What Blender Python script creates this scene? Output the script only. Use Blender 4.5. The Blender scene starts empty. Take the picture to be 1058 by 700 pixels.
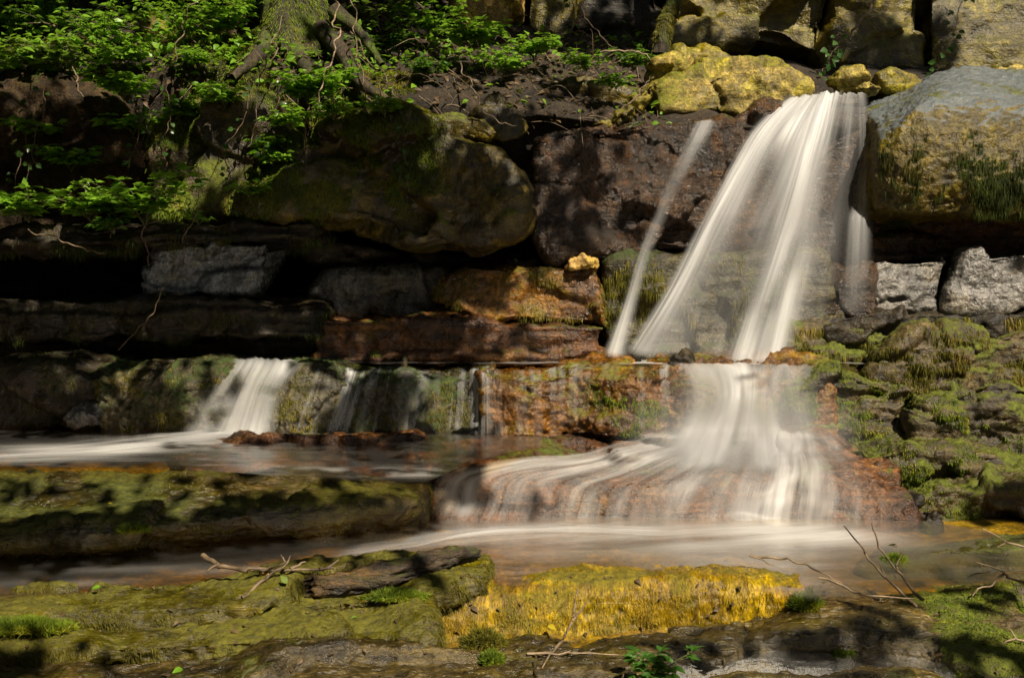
import bpy, bmesh, math, random
import numpy as np
from mathutils.bvhtree import BVHTree
from mathutils import Vector

# ------------------------------------------------------------------ camera, sky, sun, exposure
SC = bpy.context.scene
COL = SC.collection
F = 1100.0                       # focal length in pixels of a 1058 px wide frame
PITCH = math.atan(50.0 / F)      # eye level lies 50 px above the middle of the frame
EYE = Vector((0.0, 0.0, 1.25))
cam_data = bpy.data.cameras.new('camera')
cam = bpy.data.objects.new('camera', cam_data)
COL.objects.link(cam)
cam.location = EYE
cam.rotation_euler = (math.radians(90) - PITCH, 0, 0)
cam_data.sensor_width = 36.0
cam_data.lens = 36.0 * F / 1058.0
cam_data.clip_start = 0.05
cam_data.clip_end = 500
SC.camera = cam

SUN_EL, SUN_AZ = math.radians(47), math.radians(152)   # azimuth clockwise from +Y: behind the camera, to its right
S = Vector((math.sin(SUN_AZ) * math.cos(SUN_EL), math.cos(SUN_AZ) * math.cos(SUN_EL), math.sin(SUN_EL)))
W = bpy.data.worlds.new('World')
SC.world = W
W.use_nodes = True
nt = W.node_tree
nt.nodes.clear()
wo = nt.nodes.new('ShaderNodeOutputWorld')
bg = nt.nodes.new('ShaderNodeBackground')
sky = nt.nodes.new('ShaderNodeTexSky')
sky.sky_type = 'NISHITA'
sky.sun_disc = False
sky.sun_elevation = SUN_EL
sky.sun_rotation = SUN_AZ
bg.inputs['Strength'].default_value = 0.05
nt.links.new(sky.outputs[0], bg.inputs['Color'])
nt.links.new(bg.outputs[0], wo.inputs['Surface'])
sun_data = bpy.data.lights.new('sun', 'SUN')
sun_data.energy = 5.0
sun_data.angle = math.radians(0.5)
sun_data.color = (1.0, 0.87, 0.68)
sun = bpy.data.objects.new('sun', sun_data)
COL.objects.link(sun)
sun.rotation_euler = S.to_track_quat('Z', 'Y').to_euler()
SC.view_settings.view_transform = 'Standard'
SC.view_settings.look = 'None'
SC.view_settings.exposure = 0.85
SC.view_settings.gamma = 1.0
SC.view_settings.use_curve_mapping = False
SC.cycles.max_bounces = 6
SC.cycles.diffuse_bounces = 3
SC.cycles.glossy_bounces = 2
SC.cycles.transmission_bounces = 3
SC.cycles.transparent_max_bounces = 24
SC.cycles.sample_clamp_indirect = 4.0
SC.cycles.sample_clamp_direct = 12.0

# ------------------------------------------------------------------ helpers: pixels to points
CP, SP = math.cos(PITCH), math.sin(PITCH)
def ray(px, py):
    x, u = (px - 529.0) / F, (350.0 - py) / F
    return np.array((x, CP + u * SP, -SP + u * CP))
E = np.array(EYE)
def pt(px, py, Y):
    d = ray(px, py)
    return E + d * (Y / d[1])
def onz(px, py, z):
    d = ray(px, py)
    return E + d * ((z - E[2]) / d[2])

# ------------------------------------------------------------------ helpers: noise
_rng = np.random.RandomState(7)
_perm = np.concatenate([_rng.permutation(256)] * 3)
_g = _rng.normal(size=(256, 3))
_g /= np.linalg.norm(_g, axis=1)[:, None]
def perlin(p):
    pi = np.floor(p).astype(np.int64)
    f = p - pi
    w = f * f * f * (f * (f * 6 - 15) + 10)
    pi &= 255
    out = np.zeros(len(p))
    for dx in (0, 1):
        wx = w[:, 0] if dx else 1 - w[:, 0]
        for dy in (0, 1):
            wy = w[:, 1] if dy else 1 - w[:, 1]
            for dz in (0, 1):
                wz = w[:, 2] if dz else 1 - w[:, 2]
                h = _perm[_perm[_perm[(pi[:, 0] + dx) & 255] + ((pi[:, 1] + dy) & 255)] + ((pi[:, 2] + dz) & 255)]
                gg = _g[h]
                d = gg[:, 0] * (f[:, 0] - dx) + gg[:, 1] * (f[:, 1] - dy) + gg[:, 2] * (f[:, 2] - dz)
                out += wx * wy * wz * d
    return out * 1.5
def fbm(p, octv=4, gain=0.5, ridged=False):
    a, s, out = 1.0, 1.0, np.zeros(len(p))
    for k in range(octv):
        n = perlin(p * s + 17.3 * k)
        out += a * ((0.5 - np.abs(n)) * 2 - 0.5 if ridged else n)
        a *= gain
        s *= 2.03
    return out

# ------------------------------------------------------------------ helpers: objects
def tag(o, label=None, cat=None, group=None, kind=None):
    if label: o['label'] = label
    if cat: o['category'] = cat
    if group: o['group'] = group
    if kind: o['kind'] = kind
    return o
def mesh_np(name, V, Fc, mat=None, parent=None, smooth=True, uv=None, attrs=None, origin=None):
    """V (n,3), Fc (m,3|4) arrays in world space -> one mesh object; its origin is set to ORIGIN or the base centre."""
    V = np.asarray(V, dtype=np.float64)
    Fc = np.asarray(Fc, dtype=np.int32)
    if parent is not None:
        o0 = np.array(parent.location)
    elif origin is not None:
        o0 = np.array(origin)
    else:
        o0 = np.array((V[:, 0].mean(), V[:, 1].mean(), V[:, 2].min()))
    me = bpy.data.meshes.new(name)
    n, k = Fc.shape
    me.vertices.add(len(V))
    me.vertices.foreach_set('co', (V - o0).astype(np.float32).ravel())
    me.loops.add(n * k)
    me.loops.foreach_set('vertex_index', Fc.ravel())
    me.polygons.add(n)
    me.polygons.foreach_set('loop_start', np.arange(0, n * k, k, dtype=np.int32))
    me.polygons.foreach_set('use_smooth', np.full(n, smooth, dtype=bool))
    me.update(calc_edges=True)
    me.validate()
    if uv is not None:
        l = me.uv_layers.new(name='UVMap')
        l.data.foreach_set('uv', np.asarray(uv, dtype=np.float32)[Fc.ravel()].ravel())
    for an, av in (attrs or {}).items():
        a = me.attributes.new(an, 'FLOAT', 'POINT')
        a.data.foreach_set('value', np.asarray(av, dtype=np.float32))
    if mat: me.materials.append(mat)
    o = bpy.data.objects.new(name, me)
    COL.objects.link(o)
    if parent is not None:
        o.parent = parent
    else:
        o.location = o0
    return o
def empty(name, loc):
    o = bpy.data.objects.new(name, None)
    o.location = loc
    o.empty_display_size = 0.05
    COL.objects.link(o)
    return o

def remeshed(V, faces, voxel):
    """closed polygon soup -> evenly spaced voxel mesh as numpy arrays"""
    bm = bmesh.new()
    vs = [bm.verts.new(v) for v in V]
    for f in faces:
        try: bm.faces.new([vs[i] for i in f])
        except ValueError: pass
    bmesh.ops.recalc_face_normals(bm, faces=bm.faces)
    bmesh.ops.triangulate(bm, faces=[f for f in bm.faces if len(f.verts) > 4])
    me = bpy.data.meshes.new('tmp')
    bm.to_mesh(me)
    bm.free()
    o = bpy.data.objects.new('tmp', me)
    COL.objects.link(o)
    md = o.modifiers.new('r', 'REMESH')
    md.mode = 'VOXEL'
    md.voxel_size = voxel
    dg = bpy.context.evaluated_depsgraph_get()
    ev = o.evaluated_get(dg)
    m2 = ev.to_mesh()
    n = len(m2.vertices)
    co = np.empty(n * 3, dtype=np.float32)
    m2.vertices.foreach_get('co', co)
    m2.calc_loop_triangles()
    np_ = len(m2.polygons)
    lt = np.empty(np_, dtype=np.int32)
    m2.polygons.foreach_get('loop_total', lt)
    vi = np.empty(len(m2.loops), dtype=np.int32)
    m2.loops.foreach_get('vertex_index', vi)
    ev.to_mesh_clear()
    bpy.data.objects.remove(o)
    bpy.data.meshes.remove(me)
    assert (lt == 4).all()
    return co.reshape(-1, 3).astype(np.float64), vi.reshape(-1, 4)
def vnormals(V, Fq):
    a, b, c, d = (V[Fq[:, i]] for i in range(4))
    fn = np.cross(c - a, d - b)
    N = np.zeros_like(V)
    for i in range(4):
        for k in range(3):
            N[:, k] += np.bincount(Fq[:, i], weights=fn[:, k], minlength=len(V))
    return N / (np.linalg.norm(N, axis=1)[:, None] + 1e-12)
def smooth_np(V, Fq, it):
    e = np.concatenate([Fq[:, [0, 1]], Fq[:, [1, 2]], Fq[:, [2, 3]], Fq[:, [3, 0]]])
    e = np.concatenate([e, e[:, ::-1]])
    cnt = np.bincount(e[:, 0], minlength=len(V))[:, None]
    for _ in range(it):
        A = np.stack([np.bincount(e[:, 0], weights=V[e[:, 1], k], minlength=len(V)) for k in range(3)], 1) / np.maximum(cnt, 1)
        V = 0.4 * V + 0.6 * A
    return V

def rockify(V, Fq, seed, amp=0.03, cells=14, cell_amp=0.03, strata=0.0, sfreq=14.0, fine=0.009, smooth=2, flat=2.0, size=None, ridge=0.0):
    r = np.random.RandomState(seed)
    V = smooth_np(V, Fq, smooth)
    lo, hi = V.min(0), V.max(0)
    L = size or float(np.sort(hi - lo)[1])
    off = r.uniform(-50, 50, 3)
    N = vnormals(V, Fq)
    d = amp * fbm(V * (1.6 / L) + off, 3)
    if cells:
        c = r.uniform(lo, hi, (cells, 3))
        warp = V + 0.10 * L * np.stack([fbm(V * (2.5 / L) + off + 31 * i, 3) for i in range(3)], 1)
        sc = np.array((1.0, 1.0, flat))
        D = (((warp[:, None, :] - c[None]) * sc) ** 2).sum(2)
        k = D.argmin(1)
        g = r.normal(size=(cells, 3)) * 0.22
        g[:, 2] *= 0.5
        o_ = r.uniform(-1, 1, cells) * cell_amp
        q = ((V - c[k]) * g[k]).sum(1)
        d += o_[k] + np.clip(q, -cell_amp * 1.5, cell_amp * 1.5)
        D2 = np.sort(D, axis=1)
        edge = np.sqrt(D2[:, 1]) - np.sqrt(D2[:, 0])
        d -= 0.45 * cell_amp * np.exp(-(edge / (0.035 * L)) ** 2) * np.clip(0.5 + 1.2 * fbm(V * (3 / L) + off, 2), 0, 1)
    if strata:
        z = V[:, 2] + 0.05 * fbm(V * 1.7 + off, 3) + 0.03 * V[:, 0] * r.uniform(-1, 1)
        t = z * sfreq
        layer = np.floor(t)
        fr = t - layer
        h = np.sin(layer * 12.9898 + seed) * 43758.5453
        h = h - np.floor(h)
        h2 = np.sin((layer + 1) * 12.9898 + seed) * 43758.5453
        h2 = h2 - np.floor(h2)
        s = np.clip((fr - 0.8) / 0.2, 0, 1)
        prof = h * (1 - s) + h2 * s - 0.5
        d += strata * prof * np.clip(1 - np.abs(N[:, 2]) * 1.2, 0, 1)
    if ridge:
        d += ridge * fbm(V * np.array((1.0, 4.0, 4.0)) * (2.2 / L) + off, 4, ridged=True)
    V = V + N * d[:, None]
    V = smooth_np(V, Fq, 1)
    N = vnormals(V, Fq)
    V = V + N * (fine * (fbm(V * 9 + off, 5, 0.62) + 0.6 * fbm(V * 22 + off, 3, ridged=True)))[:, None]
    return V

ROCK = {}
def add_rock(key, name, V, Fq, mat, label, cat, group=None):
    o = mesh_np(name, V, Fq, mat)
    tag(o, label, cat, group)
    ROCK[key] = (o, V, Fq)
    return o

def block(key, name, outline, Y, depth, mat, label, cat='rock', group=None, inset=0.03, back=(0, 0), bscale=1.0, voxel=0.012, seed=None, bulge=0.0, **kw):
    """a rock from its front outline (pixels, at depth Y; a third value shifts a corner in depth), run back by DEPTH"""
    seed = seed if seed is not None else (sum(map(ord, key)) * 7) % 9973
    P = np.array([pt(p[0], p[1], Y + (p[2] if len(p) > 2 else 0.0)) for p in outline])
    n = len(P)
    c = P.mean(0)
    v = c - P
    v /= np.linalg.norm(v, axis=1)[:, None] + 1e-9
    front = P + v * inset
    front[:, 1] -= bulge
    mid = P + np.array((0, inset, 0))
    ext = np.abs(P - c).max(0)[[0, 2]]
    bk = c + (P - c) * bscale + np.array((back[0], depth, back[1]))
    hgt = (P[:, 2] - P[:, 2].min()) / max(1e-6, np.ptp(P[:, 2]))
    bk[:, 2] = P[:, 2] * 1.0 + hgt * back[1] if bscale == 1.0 else bk[:, 2]
    V = np.concatenate([front, mid, bk])
    faces = [list(range(n)), list(range(2 * n, 3 * n))[::-1]]
    for a, b in ((0, n), (n, 2 * n)):
        for i in range(n):
            j = (i + 1) % n
            faces.append([a + i, b + i, b + j, a + j])
    V, Fq = remeshed(V, faces, voxel)
    V = rockify(V, Fq, seed, **kw)
    return add_rock(key, name, V, Fq, mat, label, cat, group)

def loft(key, name, rows, mat, label, cat='rock', group=None, ext=(0, 0.1, -0.25), voxel=0.012, seed=None, sub=6, **kw):
    """a rock from rows of surface points (px, py, Y), back row first; the surface is thickened by EXT"""
    seed = seed if seed is not None else (sum(map(ord, key)) * 7) % 9973
    G = np.array([[pt(*p) for p in r] for r in rows])
    G = spline(spline(G, 0, sub), 1, sub)
    a, b = G.shape[:2]
    B = G + np.array(ext)
    V = np.concatenate([G.reshape(-1, 3), B.reshape(-1, 3)])
    o = a * b
    faces = []
    for i in range(a - 1):
        for j in range(b - 1):
            q = [i * b + j, i * b + j + 1, (i + 1) * b + j + 1, (i + 1) * b + j]
            faces.append(q)
            faces.append([o + x for x in q[::-1]])
    rim = [j for j in range(b)] + [i * b + b - 1 for i in range(1, a)] + [(a - 1) * b + j for j in range(b - 2, -1, -1)] + [i * b for i in range(a - 2, 0, -1)]
    for k in range(len(rim)):
        p, q = rim[k], rim[(k + 1) % len(rim)]
        faces.append([p, q, o + q, o + p])
    V, Fq = remeshed(V, faces, voxel)
    V = rockify(V, Fq, seed, **kw)
    return add_rock(key, name, V, Fq, mat, label, cat, group)

def spline(G, axis, sub):
    """Catmull-Rom along AXIS, SUB pieces between neighbours"""
    G = np.moveaxis(np.asarray(G, dtype=float), axis, 0)
    n = len(G)
    if n == 2:
        t = np.linspace(0, 1, sub + 1).reshape((-1,) + (1,) * (G.ndim - 1))
        out = G[0] * (1 - t) + G[1] * t
        return np.moveaxis(out, 0, axis)
    X = np.concatenate([[2 * G[0] - G[1]], G, [2 * G[-1] - G[-2]]])
    out = []
    for i in range(n - 1):
        p0, p1, p2, p3 = X[i:i + 4]
        for k in range(sub):
            t = k / sub
            out.append(0.5 * ((2 * p1) + (-p0 + p2) * t + (2 * p0 - 5 * p1 + 4 * p2 - p3) * t * t + (-p0 + 3 * p1 - 3 * p2 + p3) * t ** 3))
    out.append(G[-1])
    return np.moveaxis(np.array(out), 0, axis)

def tubes(paths, sides=5):
    """list of (points (n,3), radii (n,)) -> V, F of round tubes"""
    Vs, Fs, base = [], [], 0
    for P, R in paths:
        P = np.asarray(P, dtype=float)
        R = np.broadcast_to(np.asarray(R, dtype=float), (len(P),))
        T = np.gradient(P, axis=0)
        T /= np.linalg.norm(T, axis=1)[:, None] + 1e-9
        ref = np.where(np.abs(T[:, 2:3]) > 0.9, np.array([[1.0, 0, 0]]), np.array([[0, 0, 1.0]]))
        A = np.cross(T, ref)
        A /= np.linalg.norm(A, axis=1)[:, None] + 1e-9
        B = np.cross(T, A)
        ang = np.linspace(0, 2 * math.pi, sides, endpoint=False)
        ring = P[:, None] + (A[:, None] * np.cos(ang)[None, :, None] + B[:, None] * np.sin(ang)[None, :, None]) * R[:, None, None]
        n = len(P)
        Vs.append(ring.reshape(-1, 3))
        i, j = np.meshgrid(np.arange(n - 1), np.arange(sides), indexing='ij')
        j2 = (j + 1) % sides
        Fs.append(np.stack([i * sides + j, i * sides + j2, (i + 1) * sides + j2, (i + 1) * sides + j], -1).reshape(-1, 4) + base)
        base += n * sides
    return np.concatenate(Vs), np.concatenate(Fs)

# ------------------------------------------------------------------ helpers: materials
class NT:
    def __init__(self, name):
        self.m = bpy.data.materials.new(name)
        self.m.use_nodes = True
        self.t = self.m.node_tree
        self.t.nodes.clear()
    def n(self, typ, out=0, props=None, **inp):
        nd = self.t.nodes.new('ShaderNode' + typ)
        for k, v in (props or {}).items(): setattr(nd, k, v)
        for k, v in inp.items():
            key = int(k[1:]) if k[0] == 'i' and k[1:].isdigit() else k.replace('_', ' ')
            s = nd.inputs[key]
            if isinstance(v, bpy.types.NodeSocket): self.t.links.new(v, s)
            else:
                if s.type == 'RGBA' and len(v) == 3: v = (*v, 1)
                s.default_value = v
        return nd.outputs[out]
    def math(self, op, a, b=0.0, clamp=False):
        return self.n('Math', props={'operation': op, 'use_clamp': clamp}, i0=a, i1=b)
    def noise(self, vec, scale, detail=5.0, rough=0.55, dist=0.0):
        return self.n('TexNoise', Vector=vec, Scale=scale, Detail=detail, Roughness=rough, Distortion=dist)
    def scale(self, vec, s):
        return self.n('VectorMath', props={'operation': 'MULTIPLY'}, i0=vec, i1=s)
    def ramp(self, fac, lo, hi, a=0.0, b=1.0, smooth=True):
        return self.n('MapRange', props={'interpolation_type': 'SMOOTHSTEP' if smooth else 'LINEAR'}, i0=fac, i1=lo, i2=hi, i3=a, i4=b)
    def mix(self, fac, a, b, mode='MIX'):
        nd = self.t.nodes.new('ShaderNodeMix')
        nd.data_type = 'RGBA'
        nd.blend_type = mode
        for s, v in ((nd.inputs[0], fac), (nd.inputs[6], a), (nd.inputs[7], b)):
            if isinstance(v, bpy.types.NodeSocket): self.t.links.new(v, s)
            elif s.type == 'RGBA': s.default_value = (*v, 1) if len(v) == 3 else v
            else: s.default_value = v
        return nd.outputs[2]
    def attr(self, name):
        return self.n('Attribute', out=2, props={'attribute_name': name})
    def done(self, shader, disp=None):
        o = self.t.nodes.new('ShaderNodeOutputMaterial')
        self.t.links.new(shader, o.inputs['Surface'])
        return self.m

def sat(c, k=1.3):
    g = 0.3 * c[0] + 0.59 * c[1] + 0.11 * c[2]
    return tuple(max(0.0006, g + (x - g) * k) for x in c)
def rock_mat(name, dark, light, patch, patch_amt=0.5, moss=(0.05, 0.075, 0.012), moss_amt=0.3, moss_up=0.5, rough=(0.25, 0.6),
             bump=1.0, stretch=(1, 1, 1), strat=0.4, lichen=None, lichen_amt=0.0, top=None, spec=0.5, coat=0.0):
    dark, light, patch, moss = sat(dark), sat(light), sat(patch), sat(moss, 1.2)
    t = NT(name)
    tc = t.n('TexCoord', out=3)
    rnd = t.n('ObjectInfo', out=5)
    off = t.n('CombineXYZ', X=t.math('MULTIPLY', rnd, 91.7), Y=t.math('MULTIPLY', rnd, 37.1), Z=t.math('MULTIPLY', rnd, 11.3))
    p = t.n('VectorMath', props={'operation': 'ADD'}, i0=tc, i1=off)
    ps = t.scale(p, stretch)
    n1 = t.noise(ps, 2.6, 9, 0.62, 0.3)
    n2 = t.noise(ps, 17.0, 8, 0.6)
    n3 = t.noise(ps, 75.0, 4, 0.6)
    n4 = t.noise(p, 5.0, 7, 0.65, 0.6)
    st = t.noise(t.scale(p, (1.2, 1.2, 16)), 2.2, 6, 0.6, 0.4)
    c = t.mix(t.ramp(n1, 0.32, 0.68), dark, light)
    c = t.mix(t.math('MULTIPLY', t.ramp(n4, 0.5, 0.66), patch_amt), c, patch)
    v = t.math('MULTIPLY', t.ramp(n2, 0.28, 0.72, 0.35, 1.55), t.ramp(n3, 0.3, 0.7, 0.5, 1.5))
    v = t.math('MULTIPLY', v, t.ramp(st, 0.3, 0.7, 1 - strat, 1 + strat))
    c = t.mix(1.0, c, t.n('CombineColor', Red=v, Green=v, Blue=v), 'MULTIPLY')
    if top:  # upward faces take a colour that stands in for reflected sky
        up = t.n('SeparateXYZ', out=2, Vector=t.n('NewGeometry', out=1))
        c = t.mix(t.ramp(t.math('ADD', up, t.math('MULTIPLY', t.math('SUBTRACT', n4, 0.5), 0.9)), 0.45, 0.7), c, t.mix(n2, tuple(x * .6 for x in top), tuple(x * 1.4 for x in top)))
    if lichen:
        ln = t.noise(p, 8.0, 6, 0.7, 0.2)
        c = t.mix(t.math('MULTIPLY', t.ramp(ln, 0.6, 0.68), lichen_amt), c, lichen)
    nz = t.n('SeparateXYZ', out=2, Vector=t.n('NewGeometry', out=1))
    mn = t.math('ADD', t.noise(p, 3.3, 8, 0.7, 0.3), t.math('MULTIPLY', nz, 0.22 * moss_up))
    th = 0.78 - 0.5 * moss_amt
    mm = t.ramp(mn, th - 0.05, th + 0.08)
    mcol = t.mix(t.ramp(t.noise(p, 38, 5, 0.7), 0.3, 0.7), tuple(x * 0.55 for x in moss), tuple(min(1, x * 1.6) for x in moss))
    if moss_amt > 0: c = t.mix(mm, c, mcol)
    r = t.ramp(t.noise(p, 6.0, 6, 0.6), 0.35, 0.65, rough[0], rough[1])
    if moss_amt > 0: r = t.math('MAXIMUM', r, t.math('MULTIPLY', mm, 0.7))
    h = t.math('ADD', t.math('MULTIPLY', n2, 0.55), t.math('MULTIPLY', n3, 0.17))
    h = t.math('ADD', h, t.math('MULTIPLY', st, 0.35 * strat + 0.1))
    h = t.math('ADD', h, t.math('MULTIPLY', t.noise(p, 150, 2, 0.5), 0.02))
    if moss_amt > 0: h = t.math('ADD', h, t.math('MULTIPLY', mm, t.math('MULTIPLY', t.noise(p, 110, 4, 0.7), 0.25)))
    b = t.n('Bump', Strength=0.9, Distance=0.034 * bump, Height=h)
    s = t.n('BsdfPrincipled', Base_Color=c, Roughness=r, Normal=b, **{'Specular_IOR_Level': spec, 'Coat_Weight': coat, 'Coat_Roughness': 0.18})
    return t.done(s)

def flow_mat(name, white=(0.86, 0.85, 0.82), body=(0.02, 0.018, 0.012), fu=40.0, fv=1.2, lo=0.42, hi=0.62, film=0.0, gloss=0.12, base_alpha=0.0, trans=0.35, rippl=0.4, streak=0.85):
    """flowing water: where the streaks run dense it is white, elsewhere clear with a wet gloss. dens = how much water passes"""
    t = NT(name)
    uv = t.n('UVMap')
    d = t.attr('dens')
    n1 = t.noise(t.scale(uv, (fu, fv, 1)), 1.0, 4, 0.55, 0.15)
    n2 = t.noise(t.scale(uv, (fu * 3.3, fv * 0.8, 1)), 1.0, 3, 0.6)
    n3 = t.noise(t.scale(uv, (fu * 0.25, fv * 1.6, 1)), 1.0, 3, 0.5)
    n = t.math('ADD', t.math('MULTIPLY', n1, 0.5), t.math('ADD', t.math('MULTIPLY', n2, 0.10), t.math('MULTIPLY', n3, 0.36)))
    k = t.ramp(n, lo, hi, 1.0 - streak, 1.0 + streak, smooth=False)
    # dens: how much water passes; the streaks thin it and thicken it
    a = t.math('MULTIPLY', t.math('POWER', d, 1.25), k, True)
    a = t.math('MULTIPLY', t.math('MINIMUM', a, 1.0), 0.9)
    bmp = t.n('Bump', Strength=rippl, Distance=0.02, Height=n)
    dif = t.n('BsdfPrincipled', Base_Color=white, Roughness=0.45, Normal=bmp, **{'Specular_IOR_Level': 0.3})
    tr = t.n('BsdfTranslucent', Color=white)
    foam = t.n('MixShader', Fac=trans, i1=dif, i2=tr)
    clear = t.n('BsdfTransparent', Color=(1, 1, 1))
    if film > 0:
        gl = t.n('BsdfGlossy', Color=(1, 1, 1), Roughness=gloss, Normal=bmp)
        tint = t.n('BsdfTransparent', Color=body)
        fr = t.n('Fresnel', IOR=1.33, Normal=bmp)
        wet = t.n('MixShader', Fac=t.math('MULTIPLY', fr, film), i1=tint, i2=gl)
        clear = t.n('MixShader', Fac=t.ramp(d, 0.0, 0.04), i1=clear, i2=wet)
    s = t.n('MixShader', Fac=a, i1=clear, i2=foam)
    return t.done(s)

def water(name, lines, mat, nu=60, nv=60, amp=0.012, label=None, cat=None, kind=None, group=None, fade=(0.06, 0.06), seed=0, su=1.0, parent=None, drape=None, uneven=0.35):
    """a sheet of running water between flow lines of (px, py, Y, dens); several sheets may be joined: LINES is a list of sheets"""
    Vs, Fs, UV, DE, base = [], [], [], [], 0
    for si, sheet in enumerate(lines):
        m = max(len(l) for l in sheet)
        cols = []
        for l in sheet:
            A = np.array([[*pt(p[0], p[1], p[2]), p[3]] for p in l])
            A = spline(A, 0, 24)
            s = np.concatenate([[0], np.cumsum(np.linalg.norm(np.diff(A[:, :3], axis=0), axis=1))])
            tq = np.linspace(0, s[-1], nv)
            cols.append(np.stack([np.interp(tq, s, A[:, k]) for k in range(4)], 1))
        G = np.array(cols)
        sub = max(1, nu // (len(G) - 1))
        G = spline(G, 0, sub)
        a, b = G.shape[:2]
        u = np.linspace(0, 1, a)[:, None].repeat(b, 1)
        v = np.linspace(0, 1, b)[None].repeat(a, 0)
        Wd = np.linalg.norm(G[-1, b // 2, :3] - G[0, b // 2, :3])
        Ln = np.linalg.norm(np.diff(G[a // 2, :, :3], axis=0), axis=1).sum()
        dens = np.clip(G[..., 3], 0, 1.2)
        e = np.clip(np.minimum(u, 1 - u) / max(fade[0], 1e-6), 0, 1) * np.clip(np.minimum(v, 1 - v) / max(fade[1], 1e-6), 0, 1)
        dens = dens * e * e * (3 - 2 * e)
        X = G[..., :3]
        qn = np.stack([u * Wd * 5 + seed, v * Ln * 1.1 + si, np.zeros_like(u)], -1).reshape(-1, 3)
        dens = dens * np.clip(1 + 2 * uneven * fbm(qn + .7, 3).reshape(a, b), .15, 1.7)
        if drape: X = draped(X, *drape)
        du = np.gradient(X, axis=0)
        dv = np.gradient(X, axis=1)
        N = np.cross(du, dv)
        N /= np.linalg.norm(N, axis=2)[..., None] + 1e-9
        q = np.stack([u * Wd * 14 + 3.1 * si + seed, v * Ln * 1.2 + seed, np.zeros_like(u)], -1).reshape(-1, 3)
        X = X + N * (amp * (fbm(q, 2) + 0.4 * fbm(q * np.array((3.0, 1.0, 1.0)) + 5, 2)).reshape(a, b))[..., None]
        Vs.append(X.reshape(-1, 3))
        UV.append(np.stack([u * Wd * su + 7.7 * si + seed, v * Ln + 3.3 * si], -1).reshape(-1, 2))
        DE.append(dens.ravel())
        i, j = np.meshgrid(np.arange(a - 1), np.arange(b - 1), indexing='ij')
        Fs.append(np.stack([i * b + j, (i + 1) * b + j, (i + 1) * b + j + 1, i * b + j + 1], -1).reshape(-1, 4) + base)
        base += a * b
    o = mesh_np(name, np.concatenate(Vs), np.concatenate(Fs), mat, parent, True, np.concatenate(UV), {'dens': np.concatenate(DE)})
    tag(o, label, cat, group, kind)
    return o

def draped(X, keys, lift, vec=(0, 1.0, -0.35)):
    """let a sheet of water cling to the rocks KEYS, LIFT off their surface"""
    vs, fs, n = [], [], 0
    for k in keys:
        _, V, Fq = ROCK[k]
        vs.append(V); fs.append(Fq + n); n += len(V)
    bv = BVHTree.FromPolygons(np.concatenate(vs).tolist(), np.concatenate(fs).tolist())
    d = Vector(vec).normalized()
    a, b = X.shape[:2]
    off = np.zeros((a, b))
    for i in range(a):
        for j in range(b):
            p = Vector(X[i, j])
            h = bv.ray_cast(p - d * 0.6, d, 1.3)
            off[i, j] = np.nan if h[0] is None else (h[0] - p).dot(d) - lift
    bad = np.isnan(off)
    off[bad] = 0.0
    off = np.clip(off, -.35, .35)
    for _ in range(7):
        A = np.pad(off, 1, mode='edge')
        sm = (A[:-2, 1:-1] + A[2:, 1:-1] + A[1:-1, :-2] + A[1:-1, 2:] + 2 * off) / 6
        off = np.minimum(sm, off + lift * .6)
    return X + off[..., None] * np.array(d)
def blades(key, count, length, mat, mask=None, droop=0.4, width=0.0025, lean=0.5, seed=1, name='moss', label=None, flow=None, lift=0.7):
    """short moss shoots on the side of a rock that faces the stream, as one part of that rock"""
    o, V, Fq = ROCK[key]
    r = np.random.RandomState(seed)
    a, b, c, d = (V[Fq[:, i]] for i in range(4))
    cen = (a + b + c + d) / 4
    fn = np.cross(c - a, d - b)
    ar = np.linalg.norm(fn, axis=1)
    fn = fn / (ar[:, None] + 1e-12)
    view = E - cen
    view /= np.linalg.norm(view, axis=1)[:, None]
    w = ar * ((fn * view).sum(1) > -0.15)
    w = w * np.clip((mask(cen, fn) if mask is not None else 1.0), 0, 1)
    if w.sum() <= 0: return None
    k = r.choice(len(Fq), count, p=w / w.sum())
    s, t = r.rand(count, 1), r.rand(count, 1)
    P = (a[k] * (1 - s) + b[k] * s) * (1 - t) + (d[k] * (1 - s) + c[k] * s) * t
    n = fn[k]
    D = n * lift + r.normal(size=(count, 3)) * lean * 0.5 + np.array((0, 0, -1.0)) * droop
    if flow is not None: D = D + np.array(flow)
    D /= np.linalg.norm(D, axis=1)[:, None]
    L = length * r.uniform(0.4, 1.3, (count, 1))
    side = np.cross(D, r.normal(size=(count, 3)))
    side /= np.linalg.norm(side, axis=1)[:, None] + 1e-9
    wv = side * width * r.uniform(0.6, 1.4, (count, 1))
    P = P - n * 0.003
    m1 = P + D * L * 0.55 + n * L * 0.06
    tip = P + D * L + np.array((0, 0, -1.0)) * L * droop * 0.5
    Vv = np.stack([P - wv, P + wv, m1 + wv * 0.8, m1 - wv * 0.8, tip], 1).reshape(-1, 3)
    i = np.arange(count)[:, None] * 5
    Fc = np.concatenate([i + np.array([[0, 1, 2, 3]]), i + np.array([[3, 2, 4, 4]])]) if False else None
    tri = np.concatenate([i + np.array([[0, 1, 2]]), i + np.array([[0, 2, 3]]), i + np.array([[3, 2, 4]])])
    m = mesh_np(name, Vv, tri, mat, o, False)
    m['kind'] = 'stuff'
    if label: m['label'] = label
    return m

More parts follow.
